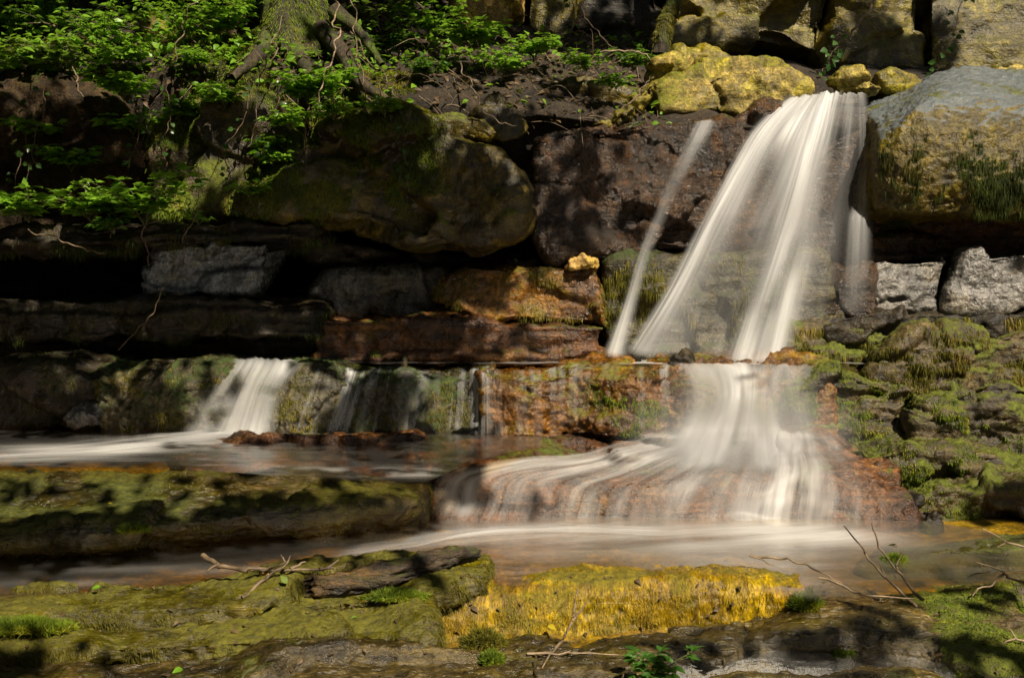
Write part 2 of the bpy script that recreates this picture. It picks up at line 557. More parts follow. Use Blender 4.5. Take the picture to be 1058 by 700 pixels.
def moss_mat(name, a, b, c=None):
    t = NT(name)
    p = t.n('TexCoord', out=3)
    k = t.ramp(t.noise(p, 14, 6, 0.7), 0.3, 0.7)
    col = t.mix(k, a, b)
    if c: col = t.mix(t.ramp(t.noise(p, 5.0, 5, 0.6), 0.5, 0.65), col, c)
    d = t.n('BsdfPrincipled', Base_Color=col, Roughness=0.6, **{'Specular_IOR_Level': 0.25})
    tr = t.n('BsdfTranslucent', Color=col)
    return t.done(t.n('MixShader', Fac=0.3, i1=d, i2=tr))
def leaf_mat(name, a, b, trans=0.4, rough=0.4):
    t = NT(name)
    p = t.n('TexCoord', out=3)
    rnd = t.n('NewGeometry', out=8)
    k = t.math('ADD', t.math('MULTIPLY', rnd, 0.7), t.math('MULTIPLY', t.noise(p, 9, 3), 0.3))
    col = t.mix(k, a, b)
    d = t.n('BsdfPrincipled', Base_Color=col, Roughness=rough, **{'Specular_IOR_Level': 0.4})
    tr = t.n('BsdfTranslucent', Color=t.mix(0.5, col, (0.25, 0.4, 0.03)))
    return t.done(t.n('MixShader', Fac=trans, i1=d, i2=tr))

# ------------------------------------------------------------------ rock materials
M_WALL = rock_mat('wet_brown_rock', (0.009, 0.006, 0.0035), (0.044, 0.025, 0.013), (0.085, 0.042, 0.017), 0.6, moss_amt=0.08, rough=(0.18, 0.36), bump=2.4, strat=0.25, spec=0.6)
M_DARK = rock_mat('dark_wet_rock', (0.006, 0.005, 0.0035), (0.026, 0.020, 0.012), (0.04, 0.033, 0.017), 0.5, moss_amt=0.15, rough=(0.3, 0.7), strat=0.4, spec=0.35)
M_OLIVE = rock_mat('olive_rock', (0.055, 0.045, 0.010), (0.20, 0.165, 0.045), (0.24, 0.21, 0.03), 0.7, moss=(0.10, 0.10, 0.012), moss_amt=0.35, rough=(0.4, 0.7), strat=0.2, lichen=(0.32, 0.30, 0.12), lichen_amt=0.35)
M_YELLOW = rock_mat('yellow_lichen_rock', (0.085, 0.068, 0.02), (0.29, 0.23, 0.09), (0.24, 0.21, 0.035), 0.8, moss=(0.12, 0.12, 0.016), moss_amt=0.36, rough=(0.5, 0.75), strat=0.15, lichen=(0.10, 0.08, 0.04), lichen_amt=0.5)
M_SAND = rock_mat('sandstone_rock', (0.20, 0.13, 0.05), (0.42, 0.29, 0.13), (0.30, 0.22, 0.06), 0.4, moss_amt=0.0, rough=(0.5, 0.75), strat=0.2)
M_BOULD = rock_mat('green_brown_boulder_rock', (0.016, 0.012, 0.004), (0.064, 0.050, 0.014), (0.115, 0.086, 0.011), 0.7, moss=(0.07, 0.08, 0.010), moss_amt=0.30, rough=(0.3, 0.5), strat=0.15)
M_GREY = rock_mat('grey_slab_rock', (0.04, 0.04, 0.038), (0.115, 0.112, 0.105), (0.09, 0.078, 0.04), 0.6, moss=(0.06, 0.065, 0.016), moss_amt=0.2, rough=(0.15, 0.38), strat=0.2, bump=1.1)
M_RED = rock_mat('red_brown_wet_rock', (0.020, 0.010, 0.006), (0.085, 0.040, 0.018), (0.12, 0.068, 0.026), 0.6, moss=(0.07, 0.085, 0.014), moss_amt=0.2, rough=(0.2, 0.44), strat=0.5, bump=1.3)
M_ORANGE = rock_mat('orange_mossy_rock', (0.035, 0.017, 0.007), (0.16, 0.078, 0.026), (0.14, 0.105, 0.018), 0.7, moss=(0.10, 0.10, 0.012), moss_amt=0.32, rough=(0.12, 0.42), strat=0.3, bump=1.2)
M_MOSSY = rock_mat('mossy_rock', (0.017, 0.013, 0.007), (0.075, 0.056, 0.028), (0.05, 0.05, 0.014), 0.6, moss=(0.075, 0.088, 0.011), moss_amt=0.42, moss_up=0.6, rough=(0.3, 0.6), strat=0.35, bump=1.2)
M_BIG = rock_mat('big_boulder_rock', (0.028, 0.021, 0.005), (0.098, 0.074, 0.018), (0.11, 0.088, 0.009), 0.8, moss=(0.075, 0.08, 0.013), moss_amt=0.24, rough=(0.28, 0.5), strat=0.12, bump=1.3, lichen=(0.30, 0.34, 0.16), lichen_amt=0.2, top=(0.10, 0.115, 0.12))  # top: blue-grey of the reflected sky, painted into the rock colour
M_SLAB = rock_mat('olive_algae_slab', (0.024, 0.021, 0.005), (0.088, 0.076, 0.011), (0.068, 0.052, 0.014), 0.6, moss=(0.075, 0.070, 0.007), moss_amt=0.38, moss_up=0.6, rough=(0.25, 0.5), strat=0.2, stretch=(0.5, 1.6, 2.0), bump=0.9)
M_SLABD = rock_mat('dark_algae_slab', (0.014, 0.012, 0.005), (0.046, 0.040, 0.013), (0.05, 0.036, 0.014), 0.6, moss=(0.050, 0.055, 0.010), moss_amt=0.38, moss_up=0.6, rough=(0.18, 0.45), strat=0.2, stretch=(0.5, 1.6, 2.0), bump=0.9)
M_GOLD = rock_mat('golden_algae_slab', (0.11, 0.072, 0.010), (0.30, 0.215, 0.03), (0.14, 0.112, 0.022), 0.7, moss=(0.12, 0.10, 0.010), moss_amt=0.3, rough=(0.25, 0.5), strat=0.1, stretch=(2.2, 0.7, 0.7), bump=1.0)
M_FORE = rock_mat('dark_foreground_slab', (0.016, 0.012, 0.006), (0.082, 0.062, 0.026), (0.06, 0.05, 0.012), 0.6, moss=(0.06, 0.065, 0.012), moss_amt=0.16, rough=(0.18, 0.38), strat=0.3, stretch=(0.6, 1.8, 2.5), bump=1.0, spec=0.7)
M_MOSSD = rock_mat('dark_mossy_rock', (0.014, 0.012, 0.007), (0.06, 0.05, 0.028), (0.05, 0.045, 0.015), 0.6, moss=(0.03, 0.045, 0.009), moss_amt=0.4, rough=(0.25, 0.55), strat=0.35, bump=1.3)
M_EARTHY = rock_mat('earthy_brown_rock', (0.012, 0.008, 0.004), (0.050, 0.034, 0.019), (0.06, 0.04, 0.022), 0.6, moss=(0.04, 0.055, 0.01), moss_amt=0.28, rough=(0.6, 0.85), strat=0.3, bump=1.6, spec=0.25)
M_BLUE = rock_mat('sky_tinted_wet_rock', (0.05, 0.055, 0.06), (0.15, 0.165, 0.18), (0.09, 0.085, 0.035), 0.7, moss=(0.06, 0.065, 0.016), moss_amt=0.12, rough=(0.1, 0.3), strat=0.2, bump=1.2, spec=1.0)  # the blue is sky reflection put into the base colour
M_SHINE = rock_mat('sunlit_grey_rock', (0.035, 0.034, 0.032), (0.13, 0.122, 0.11), (0.10, 0.075, 0.035), 0.6, moss=(0.06, 0.065, 0.016), moss_amt=0.12, rough=(0.22, 0.42), strat=0.2, bump=1.3, spec=1.0)
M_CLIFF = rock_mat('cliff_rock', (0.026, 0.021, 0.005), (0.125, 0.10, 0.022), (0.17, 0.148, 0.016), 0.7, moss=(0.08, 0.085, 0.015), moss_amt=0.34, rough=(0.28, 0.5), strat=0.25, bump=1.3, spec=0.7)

def soil_mat():
    t = NT('forest_soil')
    p = t.n('TexCoord', out=3)
    c = t.mix(t.ramp(t.noise(p, 6, 9, 0.7), 0.35, 0.65), (0.010, 0.007, 0.004), (0.050, 0.034, 0.018))
    c = t.mix(t.ramp(t.noise(p, 30, 5, 0.7), 0.55, 0.7), c, (0.085, 0.055, 0.028))
    b = t.n('Bump', Strength=1.0, Distance=0.05, Height=t.math('ADD', t.noise(p, 25, 6, 0.7), t.math('MULTIPLY', t.noise(p, 90, 3), 0.3)))
    return t.done(t.n('BsdfPrincipled', Base_Color=c, Roughness=0.8, Normal=b))
M_SOIL = soil_mat()
M_BED = rock_mat('stream_bed_rock', (0.05, 0.032, 0.009), (0.20, 0.13, 0.035), (0.17, 0.12, 0.015), 0.6, moss_amt=0.0, rough=(0.3, 0.55), strat=0.1, bump=0.8)

# ------------------------------------------------------------------ the setting: bed of the stream, earth bank and hillside behind
def grid_sheet(name, rows, mat, sub, amp, freq, seed=0):
    G = np.array([[pt(*p) for p in r] for r in rows])
    G = spline(spline(G, 0, sub), 1, sub)
    a, b = G.shape[:2]
    V = G.reshape(-1, 3)
    i, j = np.meshgrid(np.arange(a - 1), np.arange(b - 1), indexing='ij')
    Fq = np.stack([i * b + j, (i + 1) * b + j, (i + 1) * b + j + 1, i * b + j + 1], -1).reshape(-1, 4)
    N = vnormals(V, Fq)
    V = V + N * (amp * fbm(V * freq + seed, 5, 0.55))[:, None]
    o = mesh_np(name, V, Fq, mat)
    o['kind'] = 'structure'
    return o, V, Fq
cx = [-3000, -700, -100, 40, 150, 300, 450, 560, 680, 800, 950, 1100, 1600, 4000]
def row(Y, ys): return [(x, y, Y) for x, y in zip(cx, ys)]
BANK = grid_sheet('earth_bank', [
    row(11.0, [-900] * 14),
    row(8.8, [-420, -420, -420, -420, -420, -420, -400, -380, -360, -360, -360, -360, -360, -360]),
    row(7.7, [-110, -110, -110, -110, -110, -90, -40, 20, 50, 60, 60, 60, 60, 60]),
    row(7.3, [-20, -20, -20, -18, -20, -12, 12, 30, 55, 62, 72, 72, 62, 60]),
    row(6.65, [30, 30, 30, 28, 26, 40, 62, 75, 94, 106, 108, 106, 106, 106]),
    row(6.15, [75, 75, 78, 76, 66, 80, 104, 112, 130, 128, 128, 128, 128, 128]),
    row(6.3, [150, 150, 150, 150, 150, 150, 150, 150, 150, 150, 150, 150, 150, 150]),
    row(6.75, [260] * 14),
    row(6.7, [470] * 14)], M_SOIL, 14, 0.05, 3.0)
xs = np.concatenate([np.linspace(-60, -4.2, 10), np.linspace(-4, 4, 90), np.linspace(4.2, 60, 10)])
ys = np.concatenate([np.linspace(-60, -12.0, 6), np.linspace(-11, 1.0, 24), np.linspace(1.2, 8, 80)])
X, Y_ = np.meshgrid(xs, ys, indexing='ij')
zz = np.interp(Y_, [-60, -12, -8, -2.5, 1, 3.0, 3.5, 3.75, 4.6, 4.9, 5.3, 5.6, 8], [9.0, 7.0, 5.0, 0.1, 0.0, 0.01, 0.03, 0.15, 0.17, 0.2, 0.36, 0.40, 0.6])
V = np.stack([X, Y_, zz], -1).reshape(-1, 3)
V[:, 2] += 0.02 * fbm(V * 2.0, 4)
i, j = np.meshgrid(np.arange(len(xs) - 1), np.arange(len(ys) - 1), indexing='ij')
b = len(ys)
bed = mesh_np('stream_bed', V, np.stack([i * b + j, (i + 1) * b + j, (i + 1) * b + j + 1, i * b + j + 1], -1).reshape(-1, 4), M_BED)
bed['kind'] = 'structure'

# ------------------------------------------------------------------ rocks: the cliff behind
K = 'rock'
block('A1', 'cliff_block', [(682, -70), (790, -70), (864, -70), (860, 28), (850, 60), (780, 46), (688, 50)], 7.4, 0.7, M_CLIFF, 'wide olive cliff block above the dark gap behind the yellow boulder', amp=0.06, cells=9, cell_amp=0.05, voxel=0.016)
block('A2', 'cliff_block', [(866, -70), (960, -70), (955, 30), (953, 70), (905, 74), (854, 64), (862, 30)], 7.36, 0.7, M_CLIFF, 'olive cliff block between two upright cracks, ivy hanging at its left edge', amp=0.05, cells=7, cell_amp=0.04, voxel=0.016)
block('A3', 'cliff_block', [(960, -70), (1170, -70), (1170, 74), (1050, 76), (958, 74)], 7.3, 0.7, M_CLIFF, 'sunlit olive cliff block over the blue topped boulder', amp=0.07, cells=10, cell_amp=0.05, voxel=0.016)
block('A4', 'sandstone_block', [(466, -40), (545, -30), (536, 8), (516, 38), (482, 37), (470, 15)], 7.1, 0.4, M_SAND, 'pale sunlit sandstone block standing among the plants under the cliff', cells=5, cell_amp=0.03, voxel=0.014)
block('A5', 'cliff_block', [(546, -60), (602, -60), (600, 20), (590, 48), (560, 46), (540, 30)], 7.3, 0.5, M_CLIFF, 'narrow mossy cliff block with roots down its face, right of the pale sandstone', cells=6, cell_amp=0.04, voxel=0.016)
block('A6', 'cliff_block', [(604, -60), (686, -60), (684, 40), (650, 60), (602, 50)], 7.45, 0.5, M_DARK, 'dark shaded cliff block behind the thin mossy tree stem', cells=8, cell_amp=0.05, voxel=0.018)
# boulders lying on the upper ledge
block('B1', 'boulder', [(671, 96), (676, 84), (700, 76), (745, 68), (790, 65), (822, 74), (843, 90), (838, 100), (800, 114), (762, 126), (715, 124), (674, 118)], 6.3, 0.45, M_YELLOW, 'large yellow lichened boulder beside the lip of the waterfall', inset=0.05, back=(0, 0), bulge=0.05, amp=0.04, cells=6, cell_amp=0.035, voxel=0.011)
block('B2', 'stone', [(668, 76), (676, 62), (700, 56), (718, 66), (716, 78), (690, 86), (670, 84)], 6.5, 0.2, M_YELLOW, 'angular yellow stone leaning on the back of the large yellow boulder', inset=0.03, cells=5, cell_amp=0.02, voxel=0.010)
block('B3', 'stone', [(694, 56), (716, 44), (734, 50), (762, 66), (760, 74), (715, 72)], 6.6, 0.25, M_OLIVE, 'wedge shaped olive stone topmost of the pile behind the yellow boulder', inset=0.03, cells=4, cell_amp=0.02, voxel=0.010)
block('B4', 'stone', [(864, 84), (872, 71), (888, 69), (904, 76), (914, 90), (900, 96), (870, 96)], 6.45, 0.2, M_YELLOW, 'small round bright yellow stone behind the top of the fall', inset=0.03, cells=3, cell_amp=0.012, voxel=0.010)
block('B5', 'stone', [(905, 78), (920, 71), (945, 76), (958, 86), (935, 93), (908, 92)], 6.6, 0.2, M_OLIVE, 'flat green olive stone right of the round yellow stone', inset=0.02, cells=4, cell_amp=0.015, voxel=0.010)
block('B6', 'stone', [(1014, 74), (1040, 66), (1090, 66), (1090, 80), (1030, 84)], 6.75, 0.25, M_YELLOW, 'flat yellow stone lying behind the blue topped boulder', inset=0.02, cells=4, cell_amp=0.015, voxel=0.012)
block('B7', 'boulder', [(545, 104), (552, 84), (590, 79), (640, 84), (662, 96), (655, 112), (620, 124), (575, 124), (550, 118)], 6.35, 0.4, M_BOULD, 'flat dark brown boulder under the litter left of the yellow boulder', cells=4, cell_amp=0.025, voxel=0.011)
block('B8', 'boulder', [(490, 108), (500, 92), (516, 85), (534, 100), (546, 128), (540, 150), (516, 148), (494, 130)], 6.1, 0.3, M_BOULD, 'small dark triangular boulder above the right shoulder of the great dark boulder', cells=4, cell_amp=0.025, voxel=0.010)
block('B9', 'boulder', [(425, 128), (440, 116), (470, 110), (500, 118), (516, 136), (510, 148), (470, 146), (430, 142)], 6.0, 0.35, M_BOULD, 'flat smooth boulder lying on top of the great dark boulder', cells=3, cell_amp=0.02, voxel=0.010)
block('B10', 'stone', [(650, 108), (672, 84), (682, 83), (676, 96), (660, 114)], 6.2, 0.12, M_OLIVE, 'thin upright slate leaning against the left of the yellow boulder', inset=0.012, cells=2, cell_amp=0.01, voxel=0.008)
block('B11', 'stone', [(612, 128), (636, 120), (654, 110), (650, 120), (630, 130)], 6.12, 0.12, M_OLIVE, 'thin flat slate lying above the brown wet wall', inset=0.012, cells=2, cell_amp=0.01, voxel=0.008)
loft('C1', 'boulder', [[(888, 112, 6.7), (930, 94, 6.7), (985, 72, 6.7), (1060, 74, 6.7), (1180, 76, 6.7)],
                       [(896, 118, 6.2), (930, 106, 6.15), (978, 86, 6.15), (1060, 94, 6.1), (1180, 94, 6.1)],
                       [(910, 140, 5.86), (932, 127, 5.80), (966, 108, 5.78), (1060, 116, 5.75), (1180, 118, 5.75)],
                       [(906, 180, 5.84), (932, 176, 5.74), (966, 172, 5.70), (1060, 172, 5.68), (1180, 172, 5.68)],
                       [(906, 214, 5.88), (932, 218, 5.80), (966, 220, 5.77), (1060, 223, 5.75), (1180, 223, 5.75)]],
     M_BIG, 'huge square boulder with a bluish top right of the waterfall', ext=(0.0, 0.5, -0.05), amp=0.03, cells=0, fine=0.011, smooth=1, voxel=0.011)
# the wall under the fall
block('W1', 'wet_rock', [(552, 142), (575, 134), (640, 126), (700, 124), (744, 127), (746, 160), (743, 215), (738, 263), (640, 264), (575, 263), (556, 235), (550, 180)], 6.0, 0.5, M_WALL, 'brown glistening rock face left of the main fall, crossed by the thin side fall', amp=0.03, cells=24, cell_amp=0.035, fine=0.013, smooth=1, flat=1.6, voxel=0.010)
block('W2', 'wet_rock', [(736, 130), (770, 122), (800, 110), (850, 106), (908, 108), (910, 140), (910, 200), (906, 264), (820, 268), (738, 266)], 6.14, 0.6, M_WALL, 'wet rock face behind the veil of the main fall', amp=0.03, cells=14, cell_amp=0.03, fine=0.012, voxel=0.011)
block('W3', 'mossy_rock', [(624, 270), (740, 263), (852, 266), (852, 330), (850, 384), (624, 384)], 5.98, 0.5, M_MOSSD, 'green mossy lower face standing behind the foot of the main fall', amp=0.04, cells=10, cell_amp=0.03, strata=0.03, voxel=0.011)
block('W4', 'rock_block', [(460, 284), (480, 273), (560, 275), (622, 273), (629, 300), (626, 337), (560, 334), (466, 329), (456, 305)], 5.9, 0.45, M_ORANGE, 'orange brown mossy block left of the foot of the side fall', cells=7, cell_amp=0.02, fine=0.01, voxel=0.010)
block('W5', 'rock_block', [(318, 300), (335, 284), (400, 278), (462, 275), (480, 300), (478, 327), (330, 324)], 6.05, 0.4, M_GREY, 'dim grey block in shade, between the bluish block and the orange one', cells=7, cell_amp=0.016, amp=0.02, smooth=1, voxel=0.010)
block('W6', 'rock_block', [(148, 280), (166, 252), (210, 247), (276, 250), (272, 276), (258, 303), (150, 306)], 5.82, 0.4, M_BLUE, 'bluish wet squarish block under the planted ledge', cells=7, cell_amp=0.016, amp=0.02, smooth=1, voxel=0.010)
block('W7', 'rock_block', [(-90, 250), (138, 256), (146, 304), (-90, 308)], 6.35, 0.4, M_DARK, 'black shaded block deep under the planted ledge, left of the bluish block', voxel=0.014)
block('L1', 'rock_ledge', [(-90, 310), (60, 312), (150, 308), (250, 308), (334, 316), (330, 346), (150, 350), (-90, 352)], 5.72, 0.5, M_DARK, 'long dark mossy ledge below the bluish block', strata=0.05, sfreq=24, amp=0.05, size=0.5, cells=0, voxel=0.011)
block('L2', 'rock_ledge', [(318, 328), (470, 331), (560, 336), (626, 338), (628, 378), (480, 378), (322, 378)], 5.8, 0.4, M_RED, 'red brown layered wet ledge behind the upper pool', strata=0.06, sfreq=22, cells=0, amp=0.05, size=0.5, voxel=0.010)
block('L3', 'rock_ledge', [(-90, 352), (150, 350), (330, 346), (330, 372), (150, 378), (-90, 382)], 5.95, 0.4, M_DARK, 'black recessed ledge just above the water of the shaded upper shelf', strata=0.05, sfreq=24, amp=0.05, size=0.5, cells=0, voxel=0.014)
block('R0', 'rock_ledge', [(896, 222), (1180, 222), (1180, 266), (896, 270)], 6.08, 0.4, M_RED, 'dark red layered rock in the shadow beneath the huge boulder', strata=0.05, sfreq=18, voxel=0.012)
block('R1', 'rock_block', [(848, 292), (866, 277), (904, 273), (904, 328), (850, 330)], 5.92, 0.3, M_WALL, 'small glistening block behind the right edge of the fall', cells=3, cell_amp=0.015, voxel=0.010)
block('R2', 'rock_block', [(902, 268), (930, 266), (986, 263), (980, 290), (970, 322), (902, 326)], 5.92, 0.35, M_SHINE, 'brownish grey block left of the dark upright gap', cells=4, cell_amp=0.025, voxel=0.009, amp=0.02, smooth=2)
block('R3', 'rock_block', [(1002, 262), (1062, 258), (1180, 258), (1180, 322), (978, 323), (984, 300)], 5.88, 0.4, M_SHINE, 'pale blue grey block right of the dark upright gap', cells=5, cell_amp=0.025, voxel=0.009, amp=0.02, smooth=2)
block('R4', 'rock_ledge', [(850, 326), (920, 322), (1180, 320), (1180, 350), (1000, 352), (930, 352), (850, 352)], 5.84, 0.4, M_DARK, 'thin dark ledge with hanging moss below the blue grey blocks', strata=0.03, voxel=0.010)
block('R5', 'mossy_rock', [(800, 346), (850, 334), (905, 338), (930, 362), (915, 388), (805, 392)], 5.82, 0.3, M_MOSSY, 'mossy rock fringed with drips just right of the foot of the main fall', cells=14, cell_amp=0.04, fine=0.014, strata=0.04, sfreq=18, voxel=0.009)
block('R6', 'mossy_rock', [(902, 388), (908, 364), (950, 346), (1060, 343), (1180, 345), (1180, 404), (1000, 406), (930, 402)], 5.6, 0.4, M_MOSSY, 'long mound of dark ragged moss below the thin ledge', cells=14, cell_amp=0.04, fine=0.014, strata=0.04, sfreq=18, voxel=0.009)
block('R7', 'mossy_rock', [(824, 392), (870, 384), (930, 387), (950, 402), (936, 430), (924, 462), (890, 472), (850, 462), (826, 440)], 5.42, 0.4, M_MOSSY, 'bright green mossy block right of the lower plunge, left of the slanting crack', cells=14, cell_amp=0.04, fine=0.014, strata=0.04, sfreq=18, voxel=0.009)
block('R8', 'mossy_rock', [(956, 408), (1000, 394), (1060, 398), (1180, 400), (1180, 468), (1060, 468), (938, 470), (942, 442)], 5.36, 0.4, M_MOSSY, 'broad mossy block with brown patches right of the slanting crack', cells=14, cell_amp=0.04, fine=0.014, strata=0.04, sfreq=18, voxel=0.009)
block('R9', 'mossy_rock', [(880, 474), (930, 466), (1000, 466), (1080, 470), (1180, 470), (1180, 506), (1000, 510), (930, 504)], 5.05, 0.35, M_MOSSY, 'low layered rock with green tufts under the broad mossy block', strata=0.03, cells=14, cell_amp=0.04, fine=0.014, voxel=0.009)
block('R10', 'mossy_rock', [(938, 520), (970, 504), (1060, 508), (1180, 510), (1180, 556), (1040, 556), (975, 552), (945, 540)], 4.85, 0.35, M_MOSSY, 'dark wet rock with violet sheen and moss beside the lower pool', strata=0.03, cells=14, cell_amp=0.04, fine=0.014, voxel=0.009)
for k, (ol, Y, lab) in enumerate([
        ([(900, 492), (914, 484), (928, 490), (926, 504), (906, 506)], 4.95, 'small red brown stone at the right end of the lower step'),
        ([(926, 516), (942, 506), (952, 516), (946, 530), (930, 530)], 4.78, 'small violet grey stone at the edge of the lower pool'),
        ([(952, 536), (968, 528), (980, 538), (974, 552), (956, 552)], 4.68, 'small dark stone below the violet grey one'),
        ([(636, 366), (650, 356), (662, 362), (660, 374), (640, 376)], 5.78, 'small dark stone standing at the foot of the thin side fall'),
        ([(688, 374), (700, 366), (716, 370), (714, 380), (692, 380)], 5.62, 'small black stone in the white water of the upper pool')]):
    block('S%d' % k, 'stone', ol, Y, 0.12, M_RED if k == 0 else M_DARK, lab, cells=3, cell_amp=0.01, inset=0.02, voxel=0.007)
block('S9', 'stone', [(586, 268), (600, 267), (616, 268), (617, 277), (588, 278)], 5.86, 0.1, M_SAND, 'small tan pebble lying on the orange brown block', cells=2, cell_amp=0.006, inset=0.015, voxel=0.006)
# the left bank
block('E1', 'boulder', [(252, 208), (296, 152), (345, 126), (420, 117), (470, 138), (520, 155), (536, 182), (534, 232), (495, 252), (430, 258), (350, 228), (258, 214)], 5.72, 0.6, M_BOULD, 'great dark rounded boulder overhanging the recess on the left bank', inset=0.04, bulge=0.03, amp=0.05, cells=12, cell_amp=0.045, smooth=1, voxel=0.012)
block('E2', 'boulder', [(-100, 86), (60, 82), (122, 100), (152, 150), (124, 218), (60, 244), (-100, 244)], 5.95, 0.4, M_EARTHY, 'dark brown boulder behind the hanging roots at the left edge', inset=0.06, amp=0.06, cells=7, cell_amp=0.05, voxel=0.014)
block('E3', 'boulder', [(140, 150), (165, 118), (205, 102), (270, 104), (305, 142), (290, 200), (230, 228), (148, 230)], 5.88, 0.4, M_MOSSY, 'mossy upright boulder below the roots, left of the great dark boulder', inset=0.06, amp=0.05, cells=6, cell_amp=0.04, voxel=0.012)
block('E4', 'rock_ledge', [(-100, 240), (60, 236), (150, 233), (260, 229), (324, 232), (322, 248), (150, 254), (-100, 258)], 5.66, 0.6, M_DARK, 'thin planted ledge overhanging the left recess', strata=0.05, sfreq=24, amp=0.05, size=0.5, cells=0, voxel=0.011)
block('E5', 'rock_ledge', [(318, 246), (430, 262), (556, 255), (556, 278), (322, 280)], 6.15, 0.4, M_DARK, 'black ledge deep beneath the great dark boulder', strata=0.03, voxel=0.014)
block('E6', 'boulder', [(255, 40), (290, 22), (330, 40), (340, 70), (300, 84), (262, 74)], 6.5, 0.3, M_MOSSY, 'mossy hump of rock at the foot of the tree trunk', cells=4, voxel=0.012)
block('E7', 'stone', [(135, 30), (150, 14), (168, 22), (170, 44), (150, 54), (136, 46)], 6.6, 0.2, M_OLIVE, 'pale lichened stone standing between the plants at the upper left', cells=3, cell_amp=0.02, voxel=0.010)
# the middle step
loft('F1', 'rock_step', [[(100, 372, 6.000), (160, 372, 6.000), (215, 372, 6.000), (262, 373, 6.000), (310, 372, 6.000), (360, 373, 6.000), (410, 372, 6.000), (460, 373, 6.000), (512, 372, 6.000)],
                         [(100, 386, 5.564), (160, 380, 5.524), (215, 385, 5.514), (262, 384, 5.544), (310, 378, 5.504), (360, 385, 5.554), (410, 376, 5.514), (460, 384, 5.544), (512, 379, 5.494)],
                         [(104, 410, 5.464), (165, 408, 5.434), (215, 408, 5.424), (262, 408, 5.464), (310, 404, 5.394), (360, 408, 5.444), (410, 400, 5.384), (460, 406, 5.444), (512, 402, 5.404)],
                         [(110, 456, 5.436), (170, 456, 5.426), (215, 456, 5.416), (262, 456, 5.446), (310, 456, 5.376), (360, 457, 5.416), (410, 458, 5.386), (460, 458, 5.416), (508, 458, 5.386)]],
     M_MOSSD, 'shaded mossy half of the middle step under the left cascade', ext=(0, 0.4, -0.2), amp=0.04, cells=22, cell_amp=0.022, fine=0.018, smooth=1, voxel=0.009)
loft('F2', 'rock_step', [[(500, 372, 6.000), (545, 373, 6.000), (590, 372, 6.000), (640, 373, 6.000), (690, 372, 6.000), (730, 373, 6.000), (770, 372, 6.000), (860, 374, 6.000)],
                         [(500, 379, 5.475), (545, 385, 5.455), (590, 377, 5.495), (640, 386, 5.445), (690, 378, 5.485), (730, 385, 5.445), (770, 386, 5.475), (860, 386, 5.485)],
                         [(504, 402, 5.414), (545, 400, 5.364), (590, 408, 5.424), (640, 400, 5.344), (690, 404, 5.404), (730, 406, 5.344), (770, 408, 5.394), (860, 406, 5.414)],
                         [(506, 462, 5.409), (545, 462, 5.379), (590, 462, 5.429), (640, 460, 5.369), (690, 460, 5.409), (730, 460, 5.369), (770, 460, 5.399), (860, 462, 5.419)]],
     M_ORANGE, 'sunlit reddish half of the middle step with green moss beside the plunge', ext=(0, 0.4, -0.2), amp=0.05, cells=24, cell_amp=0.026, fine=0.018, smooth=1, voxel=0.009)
block('K1', 'boulder', [(-100, 386), (20, 380), (66, 378), (98, 390), (108, 425), (96, 444), (-100, 448)], 5.5, 0.5, M_DARK, 'low dark mossy boulder at the left edge of the left pool', cells=5, cell_amp=0.03, voxel=0.011)
block('K2', 'stone', [(60, 432), (76, 420), (100, 422), (104, 440), (64, 446)], 5.38, 0.2, M_GREY, 'small grey stone in front of the low dark boulder', cells=3, cell_amp=0.015, voxel=0.009)
# the lower step, the shelves and slabs of the stream
loft('G1', 'rock_step', [[(428, 474, 5.25), (520, 460, 5.35), (640, 455, 5.38), (760, 452, 5.38), (860, 456, 5.35), (930, 474, 5.15)],
                         [(434, 491, 4.95), (520, 481, 5.0), (640, 479, 5.02), (760, 479, 5.02), (860, 482, 5.0), (930, 494, 4.95)],
                         [(440, 503, 4.80), (520, 501, 4.82), (640, 503, 4.82), (760, 506, 4.80), (860, 514, 4.78), (935, 516, 4.78)],
                         [(445, 534, 4.74), (520, 544, 4.72), (640, 550, 4.72), (760, 553, 4.72), (860, 553, 4.70), (950, 550, 4.70)]],
     M_RED, 'broad brown lower step with water sliding over it into the lower pool', ext=(0, 0.3, -0.25), amp=0.02, cells=20, cell_amp=0.026, fine=0.012, flat=3.0, smooth=1, voxel=0.010)
loft('G2', 'rock_shelf', [[(170, 462, 5.1), (300, 453, 5.2), (430, 458, 5.25)], [(185, 476, 4.78), (300, 472, 4.82), (425, 474, 4.9)], [(200, 494, 4.7), (300, 496, 4.72), (420, 494, 4.82)]],
     M_RED, 'low rough red brown shelf breaking the water of the left pool', ext=(0, 0.2, -0.2), cells=14, cell_amp=0.03, fine=0.014, smooth=1, voxel=0.010)
loft('G3', 'rock_slab', [[(-100, 484, 4.45), (100, 484, 4.45), (250, 486, 4.5), (390, 498, 4.72), (440, 503, 4.78)],
                         [(-100, 515, 4.22), (100, 515, 4.22), (250, 512, 4.32), (380, 513, 4.52), (437, 509, 4.62)],
                         [(-100, 566, 3.95), (100, 552, 4.02), (210, 541, 4.12), (330, 531, 4.32), (432, 518, 4.48)],
                         [(-100, 590, 4.16), (100, 583, 4.22), (210, 576, 4.32), (330, 562, 4.50), (428, 548, 4.60)]],
     M_SLABD, 'thick dark slab with an undercut front edge between the left pool and the channel', ext=(0, 0.3, -0.2), amp=0.02, cells=10, cell_amp=0.018, fine=0.010, smooth=1, voxel=0.010)
